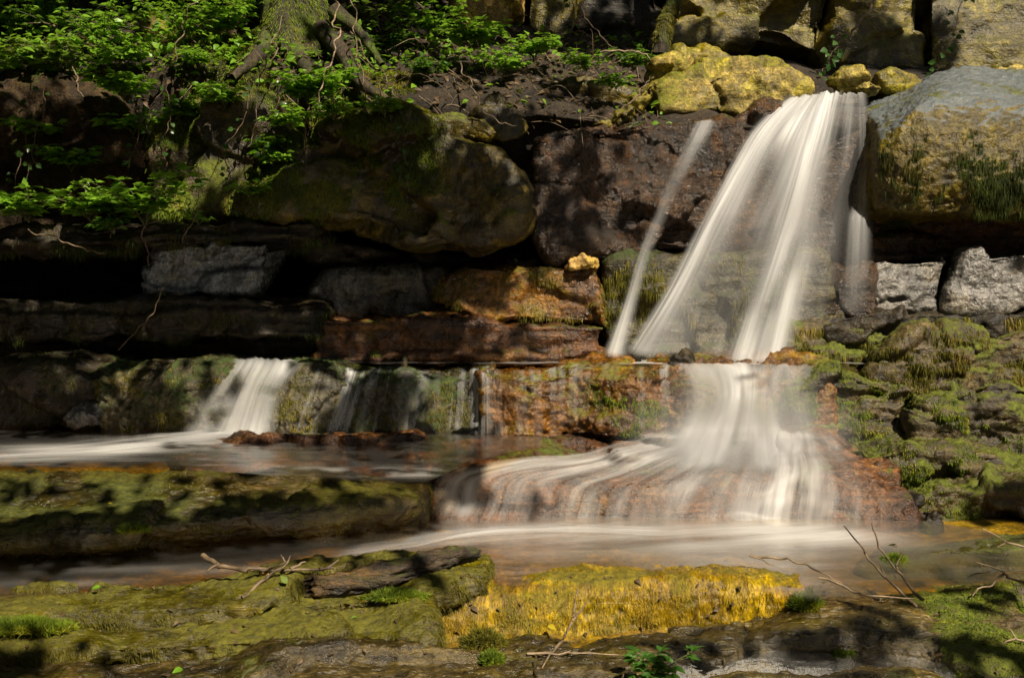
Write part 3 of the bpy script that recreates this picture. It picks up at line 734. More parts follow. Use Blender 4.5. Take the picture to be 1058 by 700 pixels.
loft('G4', 'rock_slab', [[(395, 590, 3.98), (460, 584, 4.06), (520, 578, 4.16), (600, 573, 4.24), (680, 572, 4.24), (760, 576, 4.14), (820, 588, 3.98)],
                         [(420, 606, 3.74), (465, 600, 3.78), (520, 594, 3.80), (600, 590, 3.82), (680, 590, 3.82), (760, 593, 3.78), (828, 602, 3.70)],
                         [(432, 626, 3.58), (470, 620, 3.60), (520, 614, 3.61), (600, 608, 3.64), (680, 606, 3.65), (760, 608, 3.63), (832, 613, 3.61)],
                         [(440, 690, 3.54), (475, 686, 3.55), (520, 680, 3.56), (600, 672, 3.58), (680, 664, 3.60), (760, 656, 3.60), (834, 644, 3.58)]],
     M_GOLD, 'golden yellow algae covered slab at the rim of the lower pool', ext=(0, 0.2, -0.2), amp=0.022, size=0.6, cells=0, cell_amp=0.014, fine=0.008, smooth=1, voxel=0.009)
loft('G5', 'rock_slab', [[(-100, 612, 3.553), (100, 600, 3.591), (250, 592, 3.648), (380, 576, 3.820), (505, 570, 3.915)],
                         [(-100, 634, 3.400), (100, 618, 3.457), (250, 609, 3.514), (390, 598, 3.610), (505, 582, 3.772)],
                         [(-100, 648, 3.304), (100, 634, 3.342), (250, 624, 3.400), (400, 614, 3.457), (500, 596, 3.667)],
                         [(-100, 670, 3.304), (100, 656, 3.342), (250, 645, 3.390), (400, 634, 3.438), (500, 614, 3.629)]],
     M_SLAB, 'olive green slab carrying the rotten log', ext=(0, 0.25, -0.2), amp=0.02, cells=8, cell_amp=0.014, fine=0.010, smooth=1, voxel=0.009)
loft('G5b', 'rock_slab', [[(-100, 652, 3.342), (100, 637, 3.381), (250, 626, 3.438), (360, 620, 3.476), (446, 618, 3.495)],
                          [(-100, 672, 3.209), (100, 654, 3.266), (250, 644, 3.304), (360, 638, 3.342), (446, 640, 3.323)],
                          [(-100, 692, 3.113), (100, 670, 3.171), (250, 661, 3.209), (360, 657, 3.228), (446, 661, 3.228)],
                          [(-100, 715, 3.123), (100, 692, 3.180), (250, 682, 3.209), (360, 678, 3.228), (446, 682, 3.228)]],
     M_SLAB, 'second olive green slab, one layer below the slab with the log', ext=(0, 0.25, -0.2), amp=0.02, cells=8, cell_amp=0.014, fine=0.010, smooth=1, voxel=0.009)
loft('G5c', 'rock_slab', [[(-120, 690, 3.151), (100, 678, 3.190), (250, 668, 3.228), (400, 668, 3.247), (560, 664, 3.266)],
                          [(-120, 720, 2.913), (100, 704, 2.961), (250, 698, 2.980), (400, 694, 3.018), (560, 690, 3.037)],
                          [(-120, 770, 2.626), (100, 770, 2.626), (250, 770, 2.626), (400, 770, 2.626), (560, 770, 2.626)]],
     M_FORE, 'brown bottom slab in front of the two olive green slabs', ext=(0, 0.2, -0.25), amp=0.02, cells=10, cell_amp=0.014, fine=0.010, smooth=1, voxel=0.009)
loft('G6', 'rock_slab', [[(500, 676, 3.40), (600, 664, 3.44), (690, 655, 3.46), (770, 650, 3.46)],
                         [(490, 686, 3.22), (600, 678, 3.26), (690, 672, 3.28), (765, 667, 3.30)],
                         [(480, 704, 3.06), (600, 702, 3.06), (690, 696, 3.08), (755, 684, 3.16)],
                         [(480, 770, 2.8), (600, 770, 2.8), (690, 770, 2.8), (755, 740, 2.95)]],
     M_FORE, 'brown slab with a dry branch on it in front of the golden slab', ext=(0, 0.2, -0.25), amp=0.02, cells=8, cell_amp=0.014, fine=0.010, smooth=1, voxel=0.009)
loft('G7', 'rock_slab', [[(690, 648, 3.52), (760, 640, 3.56), (810, 618, 3.66), (855, 607, 3.68), (920, 616, 3.64), (1000, 646, 3.48), (1060, 700, 3.2)],
                         [(700, 655, 3.40), (760, 650, 3.42), (820, 632, 3.48), (870, 624, 3.50), (930, 634, 3.45), (1000, 662, 3.34), (1052, 708, 3.12)],
                         [(705, 664, 3.30), (760, 662, 3.31), (830, 654, 3.33), (890, 653, 3.33), (940, 660, 3.30), (1000, 680, 3.2), (1046, 716, 3.05)],
                         [(705, 684, 3.29), (760, 682, 3.30), (830, 676, 3.32), (890, 676, 3.32), (940, 686, 3.28), (1000, 705, 3.18), (1042, 740, 3.04)]],
     M_FORE, 'smooth humped brown slab behind the bluish puddle at the lower right', ext=(0, 0.2, -0.25), amp=0.015, cells=5, cell_amp=0.010, fine=0.010, smooth=1, voxel=0.009)
loft('G8', 'rock_slab', [[(690, 692, 3.05), (800, 690, 3.05), (900, 690, 3.04), (1000, 694, 3.02), (1140, 706, 2.98)],
                         [(690, 706, 2.94), (800, 702, 2.94), (900, 703, 2.92), (1000, 708, 2.9), (1140, 720, 2.86)],
                         [(690, 790, 2.7), (800, 790, 2.7), (900, 790, 2.7), (1000, 790, 2.7), (1140, 790, 2.7)]],
     M_FORE, 'nearest brown slab in front of the bluish puddle', ext=(0, 0.2, -0.25), amp=0.015, cells=6, cell_amp=0.010, fine=0.010, smooth=1, voxel=0.009)
loft('G9', 'rock_slab', [[(880, 575, 4.186), (950, 562, 4.285), (1060, 554, 4.383), (1180, 552, 4.383)],
                         [(892, 592, 3.989), (950, 578, 4.058), (1060, 570, 4.137), (1180, 568, 4.137)],
                         [(905, 612, 3.940), (960, 602, 4.019), (1060, 592, 4.088), (1180, 590, 4.088)]],
     M_SLABD, 'flat wet slab with a dripping front edge at the right edge of the lower pool', ext=(0, 0.25, -0.2), amp=0.02, cells=6, cell_amp=0.012, fine=0.010, smooth=1, voxel=0.009)
loft('G10', 'rock_slab', [[(890, 610, 3.802), (960, 598, 3.899), (1060, 590, 3.996), (1180, 588, 3.996)],
                          [(935, 640, 3.473), (980, 628, 3.550), (1060, 622, 3.589), (1180, 620, 3.589)],
                          [(990, 690, 3.123), (1020, 676, 3.182), (1070, 670, 3.220), (1180, 668, 3.220)],
                          [(1000, 770, 2.813), (1030, 770, 2.813), (1080, 770, 2.813), (1180, 770, 2.813)]],
     M_MOSSY, 'mossy sloping slab at the lower right corner', ext=(0, 0.2, -0.25), amp=0.03, cells=6, cell_amp=0.014, fine=0.012, smooth=1, voxel=0.010)

# ------------------------------------------------------------------ running water
M_FALL = flow_mat('falling_water', (0.68, 0.69, 0.70), fu=9, fv=0.35, lo=0.34, hi=0.66, streak=0.6)
M_SLIDE = flow_mat('sliding_water', (0.70, 0.70, 0.70), fu=15, fv=1.1, lo=0.36, hi=0.64, streak=0.95)
M_POOL = flow_mat('pool_water', (0.66, 0.66, 0.65), body=(0.86, 0.74, 0.54), fu=7, fv=0.6, lo=0.34, hi=0.66, streak=0.9, film=0.5, gloss=0.22, rippl=0.10)

Z1, Z2, Z3 = -0.388, -0.722, -1.018   # levels of the three pools below the eye
# upper fall: four sheets of one fall
wide = []   # the veil from edge to edge
for a, b in zip(
        [(824, 800, 762, 722, 684, 650), (834, 820, 782, 742, 704, 676), (843, 833, 803, 766, 730, 706), (851, 844, 822, 790, 757, 734), (859, 854, 839, 812, 786, 764), (867, 864, 853, 832, 811, 793), (876, 874, 867, 852, 836, 822), (886, 885, 882, 876, 868, 852), (898, 899, 901, 904, 905, 900)],
        [(.4, .6, .55, .45, .42, .5), (.5, .72, .66, .42, .28, .4), (.5, .72, .64, .34, .18, .25), (.5, .72, .64, .36, .18, .28), (.5, .72, .66, .48, .34, .45), (.5, .66, .58, .48, .42, .55), (.5, .66, .54, .40, .34, .45), (.5, .64, .56, .44, .22, .08), (.4, .5, .40, .36, .18, .02)]):
    k = (a[0] - 824) / 74
    wide.append([(a[0], 99, 6.5, b[0]), (a[1], 101 - 1.5 * math.sin(k * 3), 6.2, b[1]), (a[2], 142, 6.02 + .02 * k, b[2]), (a[3], 220, 5.93 + .07 * k, b[3]), (a[4], 298, 5.84 + .06 * k, b[4]), (a[5], 368 + 8 * k, 5.75 + .07 * k, b[5])])
main_fall = [wide,
    # thrown left stream
    [[(822, 100, 6.5, 0.43), (807, 103, 6.18, 0.65), (769, 140, 6.00, 0.58), (724, 222, 5.9, 0.55), (682, 300, 5.82, 0.61), (640, 366, 5.74, 0.72)],
     [(832, 99, 6.5, 0.72), (822, 101, 6.18, 0.63), (785, 140, 5.99, 0.65), (742, 218, 5.88, 0.65), (703, 300, 5.80, 0.65), (664, 369, 5.72, 0.84)],
     [(842, 98, 6.5, 0.58), (843, 100, 6.18, 0.72), (813, 138, 5.99, 0.61), (775, 220, 5.9, 0.46), (740, 300, 5.82, 0.43), (712, 371, 5.73, 0.72)]],
    # centre stream
    [[(846, 98, 6.5, 0.43), (839, 100, 6.18, 0.72), (817, 150, 5.97, 0.65), (789, 235, 5.87, 0.65), (762, 310, 5.79, 0.72), (738, 378, 5.70, 0.84)],
     [(858, 97, 6.5, 0.72), (856, 99, 6.18, 0.73), (843, 150, 5.96, 0.82), (820, 235, 5.86, 0.86), (798, 310, 5.78, 0.88), (778, 379, 5.68, 1.05)],
     [(872, 97, 6.5, 0.43), (873, 99, 6.18, 0.72), (867, 150, 5.97, 0.61), (851, 235, 5.88, 0.61), (836, 310, 5.80, 0.64), (822, 379, 5.72, 0.73)]],
    # right strand, breaking on the ledge half way down
    [[(880, 99, 6.5, .2), (882, 101, 6.19, .3), (882, 150, 6.03, .3), (878, 206, 6.0, .35), (872, 225, 5.93, .45), (868, 270, 5.88, .3), (864, 322, 5.84, .1)],
     [(887, 99, 6.5, .3), (889, 101, 6.19, .4), (891, 150, 6.03, .4), (890, 206, 6.0, .5), (886, 225, 5.92, .6), (884, 270, 5.87, .4), (882, 326, 5.83, .1)],
     [(897, 99, 6.5, .2), (898, 102, 6.19, .3), (900, 150, 6.04, .3), (902, 206, 6.0, .4), (904, 225, 5.94, .6), (904, 270, 5.88, .45), (904, 326, 5.84, .1)]],
]
water('waterfall', main_fall, M_FALL, 80, 90, 0.018, 'tall white veil of the main waterfall leaping from the upper ledge', 'waterfall', seed=1, fade=(0.36, 0.02), uneven=0.45)
water('waterfall', [[[(714, 124, 6.2, .3), (712, 130, 5.98, .45), (692, 172, 5.90, .36), (668, 232, 5.86, .36), (655, 268, 5.84, .4), (640, 318, 5.80, .42), (618, 368, 5.72, .5)],
                     [(726, 123, 6.2, .5), (725, 128, 5.97, .7), (704, 170, 5.89, .60), (677, 232, 5.85, .58), (663, 268, 5.82, .6), (648, 318, 5.78, .62), (632, 370, 5.7, .75)],
                     [(742, 124, 6.2, .3), (742, 131, 5.98, .4), (718, 174, 5.90, .36), (688, 234, 5.86, .34), (673, 270, 5.83, .4), (660, 320, 5.79, .42), (650, 372, 5.72, .5)]]],
      M_FALL, 40, 90, 0.012, 'thin slanting side fall on the brown rock face', 'waterfall', seed=4, fade=(0.45, 0.02))
# plunge over the middle step
water('waterfall', [[[(660, 374, 5.66, .35), (672, 381, 5.44, .3), (684, 410, 5.30, .18), (664, 445, 5.24, .3), (640, 466, 5.1, .3), (616, 484, 4.94, .1)],
                     [(715, 374, 5.66, .6), (720, 381, 5.37, .5), (730, 410, 5.22, .36), (716, 445, 5.20, .85), (700, 472, 5.02, .6), (682, 489, 4.86, .3)],
                     [(758, 374, 5.66, .9), (762, 380, 5.34, .8), (764, 410, 5.20, .72), (756, 445, 5.18, 1.05), (750, 474, 5.0, .8), (744, 491, 4.84, .4)],
                     [(792, 375, 5.66, .9), (792, 381, 5.34, .8), (790, 410, 5.21, .66), (790, 445, 5.18, 1.05), (792, 474, 5.0, .8), (794, 491, 4.84, .4)],
                     [(832, 376, 5.66, .5), (824, 382, 5.44, .45), (822, 410, 5.33, .28), (828, 445, 5.22, .7), (836, 472, 5.04, .45), (842, 489, 4.88, .3)],
                     [(890, 379, 5.66, .35), (866, 385, 5.46, .3), (856, 412, 5.36, .12), (862, 445, 5.28, .2), (876, 466, 5.14, .2), (886, 486, 4.96, .1)]]],
      M_FALL, 80, 60, 0.014, 'white plunge of the main stream over the middle step', 'waterfall', seed=6, fade=(0.3, 0.14), uneven=0.6)
# trickles down the front of the middle step
tr = []
for x, d, lean in ((296, .05, 30), (318, .30, 26), (335, .10, 24), (352, .34, 24), (372, .12, 22), (392, .34, 18), (408, .12, 14), (424, .28, 8), (445, .04, 6), (468, .36, 6), (482, .06, 4), (496, .32, 2), (512, .28, -2),
                   (528, .40, -6), (548, .10, -4), (568, .20, 0), (590, .14, 0), (606, .30, 2), (626, .10, 2), (650, .22, 2), (672, .10, 0), (700, .22, 0), (726, .5, 0)):
    d *= 1.8 if x < 500 else .85
    tr.append([(x + lean * .6, 375.5, 5.68, .34), (x + lean * .5, 381, 5.48, max(d, .3)), (x + lean * .2, 406, 5.36, d * .85), (x - lean * .5, 454, 5.32, d)])
M_TRICK = flow_mat('trickling_water', (0.68, 0.69, 0.70), fu=22, fv=0.5, lo=0.40, hi=0.66, streak=1.5)
water('trickles', [tr], M_TRICK, 132, 40, 0.006, 'thin film of trickles combing down the front of the middle step', 'water trickle', seed=8, fade=(0.03, 0.08), drape=(('F1', 'F2'), 0.012), uneven=0.6)
# left cascade
water('cascade', [[[(226, 371, 5.78, .3), (228, 378, 5.50, .4), (208, 402, 5.38, .4), (178, 447, 5.28, .6)],
                   [(246, 369, 5.78, .5), (246, 376, 5.47, .8), (228, 402, 5.35, .62), (204, 449, 5.25, .95)],
                   [(262, 369, 5.78, .5), (261, 375, 5.46, .85), (246, 402, 5.34, .5), (226, 450, 5.25, .9)],
                   [(278, 369, 5.78, .5), (277, 375, 5.46, .8), (262, 402, 5.34, .66), (246, 451, 5.25, .9)],
                   [(298, 371, 5.78, .4), (296, 377, 5.47, .6), (280, 402, 5.36, .35), (266, 451, 5.26, .7)],
                   [(322, 372, 5.78, .35), (316, 380, 5.48, .42), (298, 404, 5.37, .3), (286, 451, 5.28, .5)]]],
      M_FALL, 84, 50, 0.014, 'silky bluish cascade at the left end of the middle step', 'waterfall', seed=11, fade=(0.18, 0.03), uneven=0.5)
# the stream that runs from it to the left over the left pool, and out of the lower pool
fl = [[(300, 446, 5.3, .4), (230, 456, 5.0, .45), (130, 466, 4.75, .35), (-40, 476, 4.6, .4), (-160, 478, 4.6, .4)],
      [(250, 444, 5.34, .8), (180, 452, 5.1, .7), (90, 462, 4.85, .45), (-40, 470, 4.7, .4), (-160, 472, 4.7, .4)],
      [(200, 442, 5.38, .6), (130, 447, 5.25, .4), (50, 456, 5.0, .35), (-40, 462, 4.9, .3), (-160, 464, 4.9, .3)]]
fl = [[(x, y, (Z2 + .012 if k else Z2 + .02) / ray(x, y)[2] * ray(x, y)[1], d * .75) for k, (x, y, Y, d) in enumerate(l)] for l in fl]
fl2 = [[(700, 556, 0, .5), (560, 552, 0, .6), (470, 558, 0, .6), (400, 574, 0, .3), (300, 586, 0, .2)],
       [(700, 548, 0, .7), (560, 545, 0, .8), (480, 550, 0, .8), (430, 560, 0, .5), (330, 574, 0, .3)],
       [(700, 543, 0, .6), (560, 538, 0, .6), (480, 538, 0, .5), (440, 543, 0, .35), (360, 560, 0, .2)]]
fl2 = [[(x, y, (Z3 + .012) / ray(x, y)[2] * ray(x, y)[1], d * .5) for x, y, _, d in l] for l in fl2]
M_RUN = flow_mat('running_water', (0.68, 0.69, 0.70), fu=16, fv=0.6, lo=0.36, hi=0.64, streak=1.0)
water('running_water', [fl, fl2], M_RUN, 60, 90, 0.012, kind='structure', seed=21, fade=(0.4, 0.1), uneven=0.6)
# slide over the lower step
sl = [[(690, 446, 5.36, .55), (590, 468, 5.1, .6), (500, 482, 4.92, .65), (444, 497, 4.82, .7), (430, 522, 4.70, .75), (412, 545, 4.64, .75)],
      [(705, 450, 5.36, .6), (620, 474, 5.06, .6), (550, 488, 4.88, .52), (505, 500, 4.78, .55), (494, 525, 4.69, .6), (482, 548, 4.62, .7)],
      [(720, 450, 5.36, .75), (650, 474, 5.04, .60), (595, 490, 4.86, .45), (560, 503, 4.78, .40), (550, 530, 4.68, .45), (540, 551, 4.61, .7)],
      [(735, 450, 5.36, .9), (685, 476, 5.02, .65), (645, 492, 4.85, .55), (618, 506, 4.78, .50), (608, 532, 4.67, .55), (602, 552, 4.60, .8)],
      [(755, 450, 5.36, 1.), (725, 478, 5.02, .65), (700, 494, 4.84, .40), (684, 508, 4.77, .38), (676, 534, 4.67, .45), (672, 553, 4.60, .8)],
      [(785, 450, 5.36, 1.), (775, 478, 5.02, .7), (765, 495, 4.84, .55), (757, 510, 4.77, .5), (752, 535, 4.66, .6), (750, 554, 4.60, .9)],
      [(815, 450, 5.36, .9), (818, 480, 5.01, .7), (820, 498, 4.84, .75), (820, 514, 4.75, .75), (820, 537, 4.66, .85), (822, 554, 4.60, 1.)],
      [(840, 452, 5.36, .5), (862, 484, 4.99, .22), (872, 502, 4.82, .2), (878, 516, 4.74, .25), (880, 537, 4.65, .4), (884, 553, 4.60, .5)],
      [(860, 455, 5.36, .1), (895, 488, 4.97, .08), (915, 505, 4.82, .08), (925, 518, 4.74, .1), (930, 537, 4.65, .1), (935, 553, 4.62, .1)]]
sl = [[(x, y - 4, Y - 0.03, d * (.85 if 0 < k < 5 else 1.0)) for k, (x, y, Y, d) in enumerate(l)] for l in sl]
water('cascade', [sl], M_SLIDE, 120, 90, 0.012, 'wide sheet of water sliding over the lower step into the lower pool', 'waterfall', seed=23, fade=(0.04, 0.10), drape=(('G1',), 0.028), uneven=0.35)
# pools
def flat(z, back, front, foam, name, nx=190, ny=110, ang=0.0, amp=0.004, mat=None):
    """a level pool between its far and its near shore (pixels), with foam on it as (px, py, rx, ry, strength, turn) spots"""
    px = np.linspace(back[0][0], back[-1][0], nx)
    yb = np.interp(px, *zip(*back))
    yf = np.interp(px, *zip(*front))
    A = np.array([onz(x, y, z + E[2]) for x, y in zip(px, yb)])
    B = np.array([onz(x, y, z + E[2]) for x, y in zip(px, yf)])
    t = np.linspace(0, 1, ny)[None, :, None]
    V = (A[:, None] * (1 - t) + B[:, None] * t).reshape(-1, 3)
    d = np.full(len(V), 0.05)
    for f in foam:
        x, y, rx, ry, s = f[:5]
        th = f[5] if len(f) > 5 else 0.0
        c = onz(x, y, z + E[2])
        ex = abs(onz(x + rx, y, z + E[2])[0] - c[0])
        ey = abs(onz(x, y + ry, z + E[2])[1] - c[1])
        q = V - c
        qx = q[:, 0] * math.cos(th) + q[:, 1] * math.sin(th)
        qy = -q[:, 0] * math.sin(th) + q[:, 1] * math.cos(th)
        d += s * np.exp(-((qx / ex) ** 2 + (qy / ey) ** 2))
    d = d * np.clip((1 - np.broadcast_to(t, (nx, ny, 1)).reshape(-1)) / .15, 0, 1)
    V[:, 2] += amp * fbm(V * np.array((1.6, 5.0, 1.0)) * 1.5, 3)
    ca, sa = math.cos(ang), math.sin(ang)
    w = 0.06 * fbm(V * 1.3, 3)
    uv = np.stack([-V[:, 0] * sa + V[:, 1] * ca + w, V[:, 0] * ca + V[:, 1] * sa], -1)
    i, j = np.meshgrid(np.arange(nx - 1), np.arange(ny - 1), indexing='ij')
    Fq = np.stack([i * ny + j, (i + 1) * ny + j, (i + 1) * ny + j + 1, i * ny + j + 1], -1).reshape(-1, 4)
    o = mesh_np(name, V, Fq, mat or M_POOL, uv=uv, attrs={'dens': np.clip(d, 0, 1.1)})
    o['kind'] = 'structure'
    return o
flat(Z1, [(-120, 368), (905, 368)], [(x, 375.4 + 0.7 * math.sin(x * .05) + .5 * math.sin(x * .13)) for x in range(-120, 906, 5)], [(780, 375, 110, 4, .9), (650, 374, 70, 4, .85), (560, 374, 120, 3, .3), (870, 377, 40, 3, .5), (260, 374, 30, 3, .4)], 'pool_water', ang=0.05)
flat(Z2, [(-150, 438), (560, 440)], [(-150, 486), (200, 486), (400, 500), (440, 500), (480, 480), (560, 462)], [(235, 450, 75, 8, .8), (170, 458, 90, 5, .6, 0.4), (90, 468, 90, 4, .45, 0.25), (20, 474, 90, 4, .45), (40, 462, 50, 4, .5), (130, 463, 24, 4, .8), (360, 486, 110, 5, .4), (320, 452, 40, 5, .4), (440, 490, 60, 5, .5), (760, 450, 90, 10, .8)], 'pool_water', ang=0.12)
flat(Z3, [(-150, 572), (100, 570), (200, 565), (330, 550), (420, 538), (450, 522), (520, 532), (960, 538), (1080, 560)],
     [(-150, 634), (0, 622), (100, 612), (250, 604), (380, 592), (500, 592), (516, 612), (650, 607), (760, 607), (840, 622), (900, 622), (960, 612), (1080, 600)],
     [(700, 551, 180, 18, .36), (820, 550, 70, 9, .8), (560, 546, 110, 10, .35), (490, 553, 70, 8, .3, 0.5), (690, 562, 190, 12, .28), (200, 588, 200, 5, .2), (60, 602, 90, 5, .2), (900, 557, 50, 8, .25)], 'pool_water', ang=0.3, amp=0.003)
# puddle at the lower right
pud = [[(x, 662, 3.42, d), (x, 676, 3.23, d), (x, 690, 3.12, d), (x, 704, 2.98, d)] for x, d in ((690, .06), (760, .08), (830, .12), (900, .14), (960, .2), (1040, .1))]
pud = [[(p[0], p[1], (0.112 - E[2]) / ray(p[0], p[1])[2] * ray(p[0], p[1])[1], p[3]) for p in l] for l in pud]
M_PUD = flow_mat('puddle_water', (0.7, 0.72, 0.75), body=(0.5, 0.5, 0.5), fu=30, fv=9, lo=0.40, hi=0.75, film=2.0, gloss=0.16, rippl=0.8)
water('puddle', [pud], M_PUD, 60, 30, 0.004, kind='structure', fade=(0.02, 0.02))

# spray hanging over the foot of the fall: one thin cloud of droplets
def mist():
    t = NT('spray')
    p = t.n('TexCoord', out=3)
    l = t.n('VectorMath', out=1, props={'operation': 'LENGTH'}, i0=t.scale(p, (1 / .66, 1 / .30, 1 / .44)))
    k = t.ramp(l, 0.25, 1.0, 1.0, 0.0)
    n = t.noise(p, 3.0, 3, 0.5)
    d = t.math('MULTIPLY', t.math('MULTIPLY', k, t.ramp(n, .3, .7, .5, 1.2)), MIST)
    v = t.n('VolumeScatter', Color=(1, 1, 1), Density=d, Anisotropy=0.0)
    o = t.t.nodes.new('ShaderNodeOutputMaterial')
    t.t.links.new(v, o.inputs['Volume'])
    bm = bmesh.new()
    bmesh.ops.create_icosphere(bm, subdivisions=3, radius=1.0)
    c = pt(765, 455, 4.98)
    V = np.array([v_.co[:] for v_ in bm.verts]) * np.array((.66, .30, .44)) + c
    Fq = np.array([[v_.index for v_ in f.verts] for f in bm.faces])
    bm.free()
    o = mesh_np('spray_mist', V, Fq, t.m, origin=c)
    o['kind'] = 'stuff'
MIST = 2.2
mist()
SC.cycles.volume_step_rate = 4.0
SC.cycles.volume_max_steps = 64
SC.cycles.volume_bounces = 0

_vs, _fs, _n = [], [], 0
for _o, _V, _F in ROCK.values():
    _vs.append(_V); _fs.append(_F + _n); _n += len(_V)
BVH = BVHTree.FromPolygons(np.concatenate(_vs).tolist(), np.concatenate(_fs).tolist())
def hit(px, py, lift=0.0, default=None):
    """depth of the rock seen at a pixel, LIFT nearer"""
    d = Vector(ray(px, py))
    loc = BVH.ray_cast(EYE, d.normalized())[0]
    if loc is None: return default
    return loc.y - lift

# ------------------------------------------------------------------ unseen overhanging tree above the frame, its crown shaped to shade the left
M_LEAF = leaf_mat('canopy_leaf', (0.02, 0.05, 0.008), (0.05, 0.10, 0.015), 0.15)
M_BARK = rock_mat('bark', (0.02, 0.014, 0.008), (0.09, 0.065, 0.04), (0.05, 0.055, 0.015), 0.5, moss_amt=0.2, rough=(0.6, 0.8), stretch=(3, 3, 0.6))
LIT = [(500, 745, 700, 90, .95),   # patches kept sunlit by leaving crown leaves out: px, py, rx, ry, how fully
    (800, 100, 200, 90, 1), (790, 200, 190, 150, 1), (700, 330, 210, 90, 1), (600, 190, 90, 90, .6), (980, 140, 170, 130, 1), (960, 300, 180, 90, 1), (930, 420, 190, 110, 1),
    (600, 412, 200, 50, 1), (760, 480, 330, 75, 1), (700, 550, 330, 50, 1), (620, 620, 230, 50, 1), (860, 560, 190, 60, 1), (500, 15, 70, 50, 1), (900, 0, 260, 90, 1),
    (640, 70, 90, 50, .7), (320, 30, 90, 80, 1), (200, 40, 120, 50, .7), (60, 55, 100, 60, .8), (110, 195, 130, 60, .9), (330, 120, 70, 50, .6), (450, 60, 120, 50, .6), (480, 160, 40, 26, 1), (560, 300, 80, 40, .8),
    (830, 622, 250, 36, .85), (900, 680, 260, 40, .7), (1010, 620, 110, 70, .9), (1000, 580, 120, 60, .8), (230, 640, 340, 60, 1), (470, 580, 60, 20, .9), (520, 675, 220, 50, 1), (215, 150, 80, 80, .65), (400, 165, 140, 60, .12), (190, 510, 380, 42, .85), (200, 690, 420, 40, .7), (215, 280, 60, 30, .3), (40, 240, 90, 30, .5), (400, 410, 100, 40, .5), (255, 412, 95, 50, .95), (130, 460, 180, 22, .4), (90, 205, 150, 45, 1), (90, 245, 130, 16, .7), (250, 170, 70, 60, .8), (60, 100, 90, 40, .6), (320, 30, 400, 90, .75), (390, 90, 160, 60, .6)]
def lit(px, py):
    v = 0.0
    for x, y, rx, ry, s in LIT:
        d = math.hypot((px - x) / rx, (py - y) / ry)
        v = max(v, s * min(1.0, max(0.0, (1.25 - d) / 0.5)))
    return v
def scene_pt(px, py):
    y = hit(px, py)
    if y is None: y = 6.6 if py < 110 else 6.0 if py < 370 else 5.4
    return pt(px, py, min(y, 7.6))
random.seed(5)
rc = np.random.RandomState(5)
LP, tries = [], 0
while tries < 21000:
    tries += 1
    px, py = rc.uniform(-500, 1100), rc.uniform(-160, 760)
    if rc.rand() < lit(px, py) * 1.0: continue
    LP.append(scene_pt(px, py) + np.array(S) * rc.uniform(4.6, 6.2) + rc.normal(size=3) * 0.04)  # leaf set up the sun ray of a spot meant to be shaded
LP = np.array(LP)
def leaf_cloud(P, size, r, flat=0.5):
    n = len(P)
    N = r.normal(size=(n, 3)); N[:, 2] = np.abs(N[:, 2]) + flat; N /= np.linalg.norm(N, axis=1)[:, None]
    A = np.cross(N, r.normal(size=(n, 3))); A /= np.linalg.norm(A, axis=1)[:, None]
    B = np.cross(N, A)
    s = size * r.uniform(0.7, 1.3, (n, 1))
    V = np.stack([P - A * s, P - A * s * .2 + B * s * .55, P + A * s, P - A * s * .2 - B * s * .55], 1).reshape(-1, 3)
    return V, np.arange(n * 4).reshape(n, 4)
tree = empty('unseen_shade_tree', (-4.2, 1.2, 0.1))
tag(tree, 'broad leafy tree overhanging the stream out of view, its crown shaped to shade it', 'tree')
V, Fq = leaf_cloud(LP, 0.085, rc)
EX = np.concatenate([rc.uniform((-8, 5.6, 4.3), (0.8, 10, 6.0), (5000, 3)), rc.uniform((-7.5, -1, 0.8), (-4.6, 6.5, 5.5), (4500, 3)), rc.uniform((-7, 0.5, 5.2), (-1.5, 6, 6.5), (3000, 3))])
V2, F2 = leaf_cloud(EX, 0.16, rc)
# the rest of the wood round the ravine: crowns all about, open only where the sun comes in
DM = []
while len(DM) < 9000:
    d = rc.normal(size=3); d[2] = abs(d[2]); d /= np.linalg.norm(d)
    L = np.array((0, 4.5, 1.0)) + d * rc.uniform(8.5, 12.0)
    if L[2] < 1.0 or (L[1] > 5 and L[2] < 4.6 + (L[1] - 5) * .35): continue
    Q = L - np.array(S) * ((L[2] - .9) / S[2])
    if -3.8 < Q[0] < 4.2 and 1.3 < Q[1] < 9.8: continue
    DM.append(L)
V3, F3 = leaf_cloud(np.array(DM), 0.42, rc)
V2, F2 = np.concatenate([V2, V3]), np.concatenate([F2, F3 + len(V2)])
mesh_np('crown', np.concatenate([V, V2]), np.concatenate([Fq, F2 + len(V)]), M_LEAF, tree, False)
cc = LP.mean(0)
paths = [(spline(np.array([(-4.2, 1.2, 0.0), (-4.1, 1.2, 1.6), (-3.6, 1.4, 3.2), (-2.6, 1.8, 4.6)]), 0, 8), np.linspace(0.2, 0.11, 25))]
for k in range(16):
    tgt = LP[LP[:, 0] < np.percentile(LP[:, 0], 35)][rc.randint(900)]
    a = np.array((-3.4, 1.45, 3.5)) + np.array((1.0, .4, 1.2)) * rc.rand()
    mid = (a + tgt) / 2 + np.array((0, 0, 0.4))
    paths.append((spline(np.array([a, mid, tgt]), 0, 8), np.linspace(0.06, 0.01, 17)))
V, Fq = tubes(paths, 8)
mesh_np('trunk', V, Fq, M_BARK, tree)

